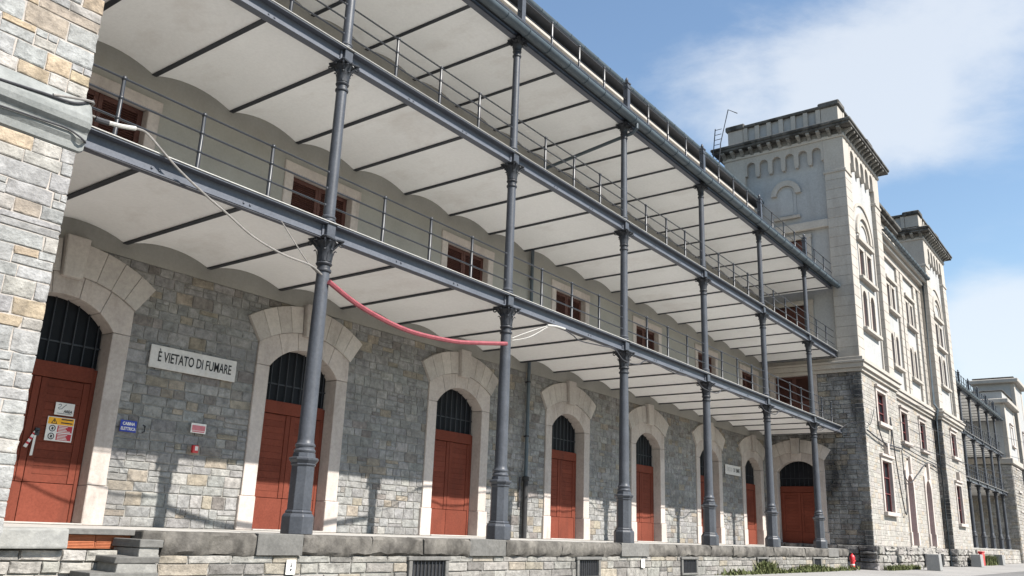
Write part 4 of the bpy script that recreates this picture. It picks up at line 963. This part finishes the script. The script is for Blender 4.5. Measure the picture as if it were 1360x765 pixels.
# hose and cables
def sm(pts, n=6):
    P = [Vector(p) for p in pts]; res = []
    for i in range(len(P)-1):
        p0 = P[max(i-1, 0)]; p1 = P[i]; p2 = P[i+1]; p3 = P[min(i+2, len(P)-1)]
        for k in range(n):
            t_ = k/n; res.append(.5*((2*p1)+(-p0+p2)*t_+(2*p0-5*p1+4*p2-p3)*t_*t_+(-p0+3*p1-3*p2+p3)*t_**3))
    return res+[P[-1]]
def cable(name, label, pts, r, mat_, cat='cable'): return tag(add(name, M().tube(sm(pts), r, 7), mat_, smooth=True), label, cat)
cable('red_hose', 'sagging dull red conduit slung between the first and second iron columns', [(0.03, -.16, 4.74), (.97, -.13, 4.45), (2.32, -.12, 4.26), (3.81, -.12, 4.32), (4.8, -.12, 4.47), (5.86, -.13, 4.66)], .052, HOSE, 'hose')
cable('power_cable', 'grey cable drooping from the stone tower past the lower railing to the first column', [(-6.05, -1.35, 5.63), (-5.45, -1.2, 5.83), (-5.15, -.3, 6.08), (-4.65, -.2, 6.11), (-4.22, -.2, 6.2), (-4.05, -.2, 6.17), (-3.78, -.2, 6.0), (-3.4, -.2, 5.77), (-2.85, -.22, 5.5), (-2.45, -.22, 5.34), (-1.85, -.2, 5.1), (-1.16, -.2, 4.96), (-.5, -.2, 4.93), (-.13, -.12, 4.85)], .019, CABLE)
tag(add('cable_splice', M().tube(sm([(-4.72, -.2, 6.1), (-4.5, -.2, 6.135), (-4.28, -.2, 6.19)]), .038, 8), LIP, smooth=True), 'white taped cable splice hanging by the lower railing near the stone tower', 'cable splice')
tag(add('cable_splice', M().tube(sm([(-4.93, -.2, 6.08), (-4.8, -.2, 6.09), (-4.72, -.2, 6.1)]), .046, 8), CABLEK, smooth=True), 'black sleeve at the left end of the white cable splice', 'cable splice')
cable('tie_wire', 'thin tie wire from the lower beam down to the first column', [(-1.2, -.1, 5.62), (-.5, -.15, 4.97), (-.13, -.12, 4.85)], .012, CABLE)
cable('wall_cable', 'upper black cable run along the stone band of the left tower', [(-8, -1.36, 5.42), (-6.72, -1.345, 5.545), (-6.19, -1.335, 5.60), (-5.75, -1.32, 5.65), (-5.45, -1.2, 5.85)], .018, CABLEK)
cable('wall_cable', 'lower black cable run along the stone band of the left tower', [(-8, -1.28, 5.12), (-6.68, -1.285, 5.22), (-6.13, -1.285, 5.25), (-5.73, -1.285, 5.26), (-5.45, -1.2, 5.2), (-5.2, -.2, 5.6), (-4.6, -.1, 5.60), (-2.5, -.1, 5.59), (-.2, -.1, 5.59)], .014, CABLEK)
cable('white_wire', 'upper of two white wires from the second column up to the lower beam', [(6.13, -.1, 4.86), (6.7, -.15, 5.12), (7.64, -.15, 5.5)], .009, LIP)
cable('white_wire', 'lower of two white wires from the second column up to the lower beam', [(6.13, -.1, 4.80), (6.8, -.15, 5.02), (7.62, -.15, 5.46)], .009, LIP)
tag(add('cable_splice', M().tube(sm([(7.6, -.15, 5.5), (8.0, -.15, 5.56), (8.45, -.15, 5.58)]), .03, 8), LIP, smooth=True), 'white cable splice under the lower beam right of the second column', 'cable splice')
pts = [(8.4, -.12, 5.58), (8.9, -.12, 5.5), (9.3, -.12, 5.42), (10.4, -.12, 5.5), (11.2, -.12, 5.55), (11.75, -.14, 5.3)]
for k in range(3, 9):
    x = 6.0*k-6
    pts += [(x+.6, -.14, 5.33), (x+1.4, -.12, 5.58), (x+3.2, -.12, 5.50), (x+4.8, -.12, 5.58), (x+5.4, -.14, 5.34)] if x < 30 else ([(30.6, -.14, 5.36), (31.5, -.12, 5.56), (33.2, -.15, 5.62), (34.0, -.5, 6.05), (XT-.07, -1.27, 6.15), (XT+.6, -1.3, 6.1), (XT+1.6, -1.31, 7.0)] if x == 30 else [])
cable('beam_cable', 'dark cable looped along the underside of the lower beam towards the far tower', pts, .018, CABLEK)
cable('facade_cable', 'dark cable running across the tower front below the first floor window', [(XT-.02, -1.3, 5.75), (XT+3, -1.31, 5.45), (XT+7.1, -1.31, 5.5)], .04, CABLEK)
cable('facade_cable', 'looped dark cable hanging from the first floor window of the tower', [(XT+2, -1.33, 7.2), (XT+2.3, -1.33, 5.9), (XT+3.3, -1.36, 5.3), (XT+4.6, -1.33, 5.6), (XT+4.8, -1.33, 7.0), (XT+5.3, -1.33, 4.5), (XT+6.3, -1.33, 2.1), (XT+6.9, -1.33, 2.4), (XT+6.8, -1.33, 5.4)], .03, CABLEK)
cable('facade_cable', 'dark cable sagging over the two arched doorways of the central block', [(41.8, -.78, 5.7), (44.5, -.8, 3.9), (47.5, -.8, 4.6), (50.5, -.8, 5.5), (54.2, -.78, 5.3)], .03, CABLEK)
cable('facade_cable', 'straight dark cable above the two arched doorways of the central block', [(41.8, -.78, 6.1), (48, -.78, 5.75), (54.2, -.78, 5.6)], .03, CABLEK)
t = thing('downpipe', 'pale rain pipe in the corner between the central block and second tower', 'pipe', (53.9, -.85, G))
add('pipe', M().tube([(53.9, -.95, 18.8), (53.9, -.92, 9.8), (53.95, -1.1, 9.4), (53.95, -.92, 8.6), (53.95, -.95, G)], .08, 8), ZINC, t, smooth=True)
for i, (p0, p1, lb) in enumerate((((41.6, -1.5, 8.3), (140, -6, 15), 'upper overhead wire leaving the near tower to the right'), ((41.6, -1.5, 7.2), (140, -6, 12.6), 'middle overhead wire leaving the near tower to the right'), ((41.9, -1.0, 6.0), (140, -5, 10.5), 'lowest overhead wire leaving the central block to the right'))):
    a = Vector(p0); b = Vector(p1); cable('overhead_wire', lb, [a.lerp(b, k/8)-Vector((0, 0, 1.2*math.sin(math.pi*k/8))) for k in range(9)], .018, CABLEK, 'wire')
# roof ladder on the near tower
t = thing('roof_ladder', 'thin steel ladder at the back corner of the near tower parapet', 'ladder', (XT-.3, 6.1, 22))
for dy in (0, .42): add('ladder_rail', M().tube([(XT-.7, 5.85+dy, 20.5), (XT-.7, 5.6+dy, 23.0)]+([(XT-.6, 5.1, 25.1), (XT+.2, 4.85, 25.15)] if dy == 0 else [(XT-.68, 5.5+dy, 24.0)]), .03, 6), IROND, t)
for k in range(11): add('rung', M().tube([(XT-.7, 5.85-.1*(20.7+k*.32-20.5), 20.7+k*.32), (XT-.7, 6.27-.1*(20.7+k*.32-20.5), 20.7+k*.32)], .02, 5), IROND, t)

# ------------------------------------------------------------------ yard objects
def hydrant(x, y, label):
    t = thing('fire_hydrant', label, 'hydrant', (x, y, G), 'red fire hydrants along the facade')
    add('barrel', M().lathe(x, y, [(.16, G), (.16, G+.07), (.10, G+.09), (.095, G+.42), (.12, G+.44), (.12, G+.47)], 14), HYD, t, smooth=True)
    add('bonnet', M().lathe(x, y, [(.125, G+.47), (.13, G+.56), (.10, G+.64), (.05, G+.69), (.03, G+.70), (.03, G+.75)], 14), HYD, t, smooth=True)
    for s in (-1, 1): add('outlet', M().tube([(x+s*.08, y-.03, G+.40), (x+s*.2, y-.06, G+.40)], .045, 8), HYD, t, smooth=True)
    add('white_band', M().lathe(x, y, [(.099, G+.2), (.101, G+.21), (.101, G+.25), (.099, G+.26)], 14), WHITE, t, smooth=True)
hydrant(32.85, -.55, 'red fire hydrant at the end of the loading platform')
hydrant(88.6, -2.0, 'small far red hydrant beside the far gallery')
def cblock(x, y, w, label, rot=0.0):
    m = M(); n = [(-w/2, -.32), (w/2, -.32), (w/2, .32), (-w/2, .32)]
    lo = [m.P((a, b, 0)) for a, b in n]; hi = [m.P((a*.97, b*.92, .82)) for a, b in n]; ii = [m.P((a*.84, b*.70, .82)) for a, b in n]; jj = [m.P((a*.82, b*.68, .68)) for a, b in n]
    for k in range(4):
        q = (k+1) % 4; m.f += [[lo[k], lo[q], hi[q], hi[k]], [hi[k], hi[q], ii[q], ii[k]], [ii[k], ii[q], jj[q], jj[k]]]
    m.f += [lo[::-1], jj]
    o = link('concrete_planter', m.mesh('concrete_planter', CONC, bevel=.02), None, (x, y, G), rot); tag(o, label, 'planter', 'grey concrete planters along the facade')
cblock(40.0, -2.7, 1.25, 'nearest grey concrete planter box, in front of the near tower', .1)
cblock(57.6, -1.95, 1.5, 'grey concrete planter box at the foot of the second tower', .05)
cblock(71.5, -1.4, 1.7, 'farthest grey concrete planter box, in front of the far gallery', .05)
t = thing('red_bin', 'small red metal bin at the foot of the second tower', 'bin', (64.0, -1.0, G))
add('body', M().box(63.5, 64.5, -1.4, -.7, G, G+.95), HYD, t, bevel=.03); add('lid', M().box(63.45, 64.55, -1.45, -.65, G+.952, G+1.03), HYD, t, bevel=.02)
# weeds
wm = M(); rn = random.Random(4)
def tuft(cx, cy, n, h, spread):
    for k in range(n):
        x = cx+rn.gauss(0, spread); y = cy+rn.gauss(0, spread*.35); a = rn.uniform(0, 6.28); hh = h*rn.uniform(.4, 1.2); ln = hh*rn.uniform(.2, .8); w = rn.uniform(.012, .03)
        dx, dy = math.cos(a), math.sin(a); px, py = -dy*w, dx*w
        p = [wm.P(q) for q in ((x-px, y-py, G), (x+px, y+py, G), (x+dx*ln*.4+px, y+dy*ln*.4+py, G+hh*.65), (x+dx*ln*.4-px, y+dy*ln*.4-py, G+hh*.65), (x+dx*ln, y+dy*ln, G+hh))]
        wm.f += [[p[0], p[1], p[2], p[3]], [p[3], p[2], p[4]]]
x = 17.5
while x < 32.5: tuft(x, PF-.22, int(rn.uniform(20, 70)), rn.choice((.05, .08, .12, .2)), .3); x += .28
for k in range(6): tuft(21.3+rn.uniform(-.5, .5), PF-.2, 50, .42, .22)
for k in range(7): tuft(26.5+rn.uniform(-1, 1), PF-.2, 45, .28, .3)
for k in range(14): tuft(XT+.5+rn.uniform(0, 6), YT-.45, 40, .25, .3)
for k in range(26): tuft(68+rn.uniform(-2.5, 2.5), -1.1, 60, .7, .4)
tag(add('weeds', wm, LEAF), 'green weeds and grass along the foot of the platform and tower', 'weeds', kind='stuff')
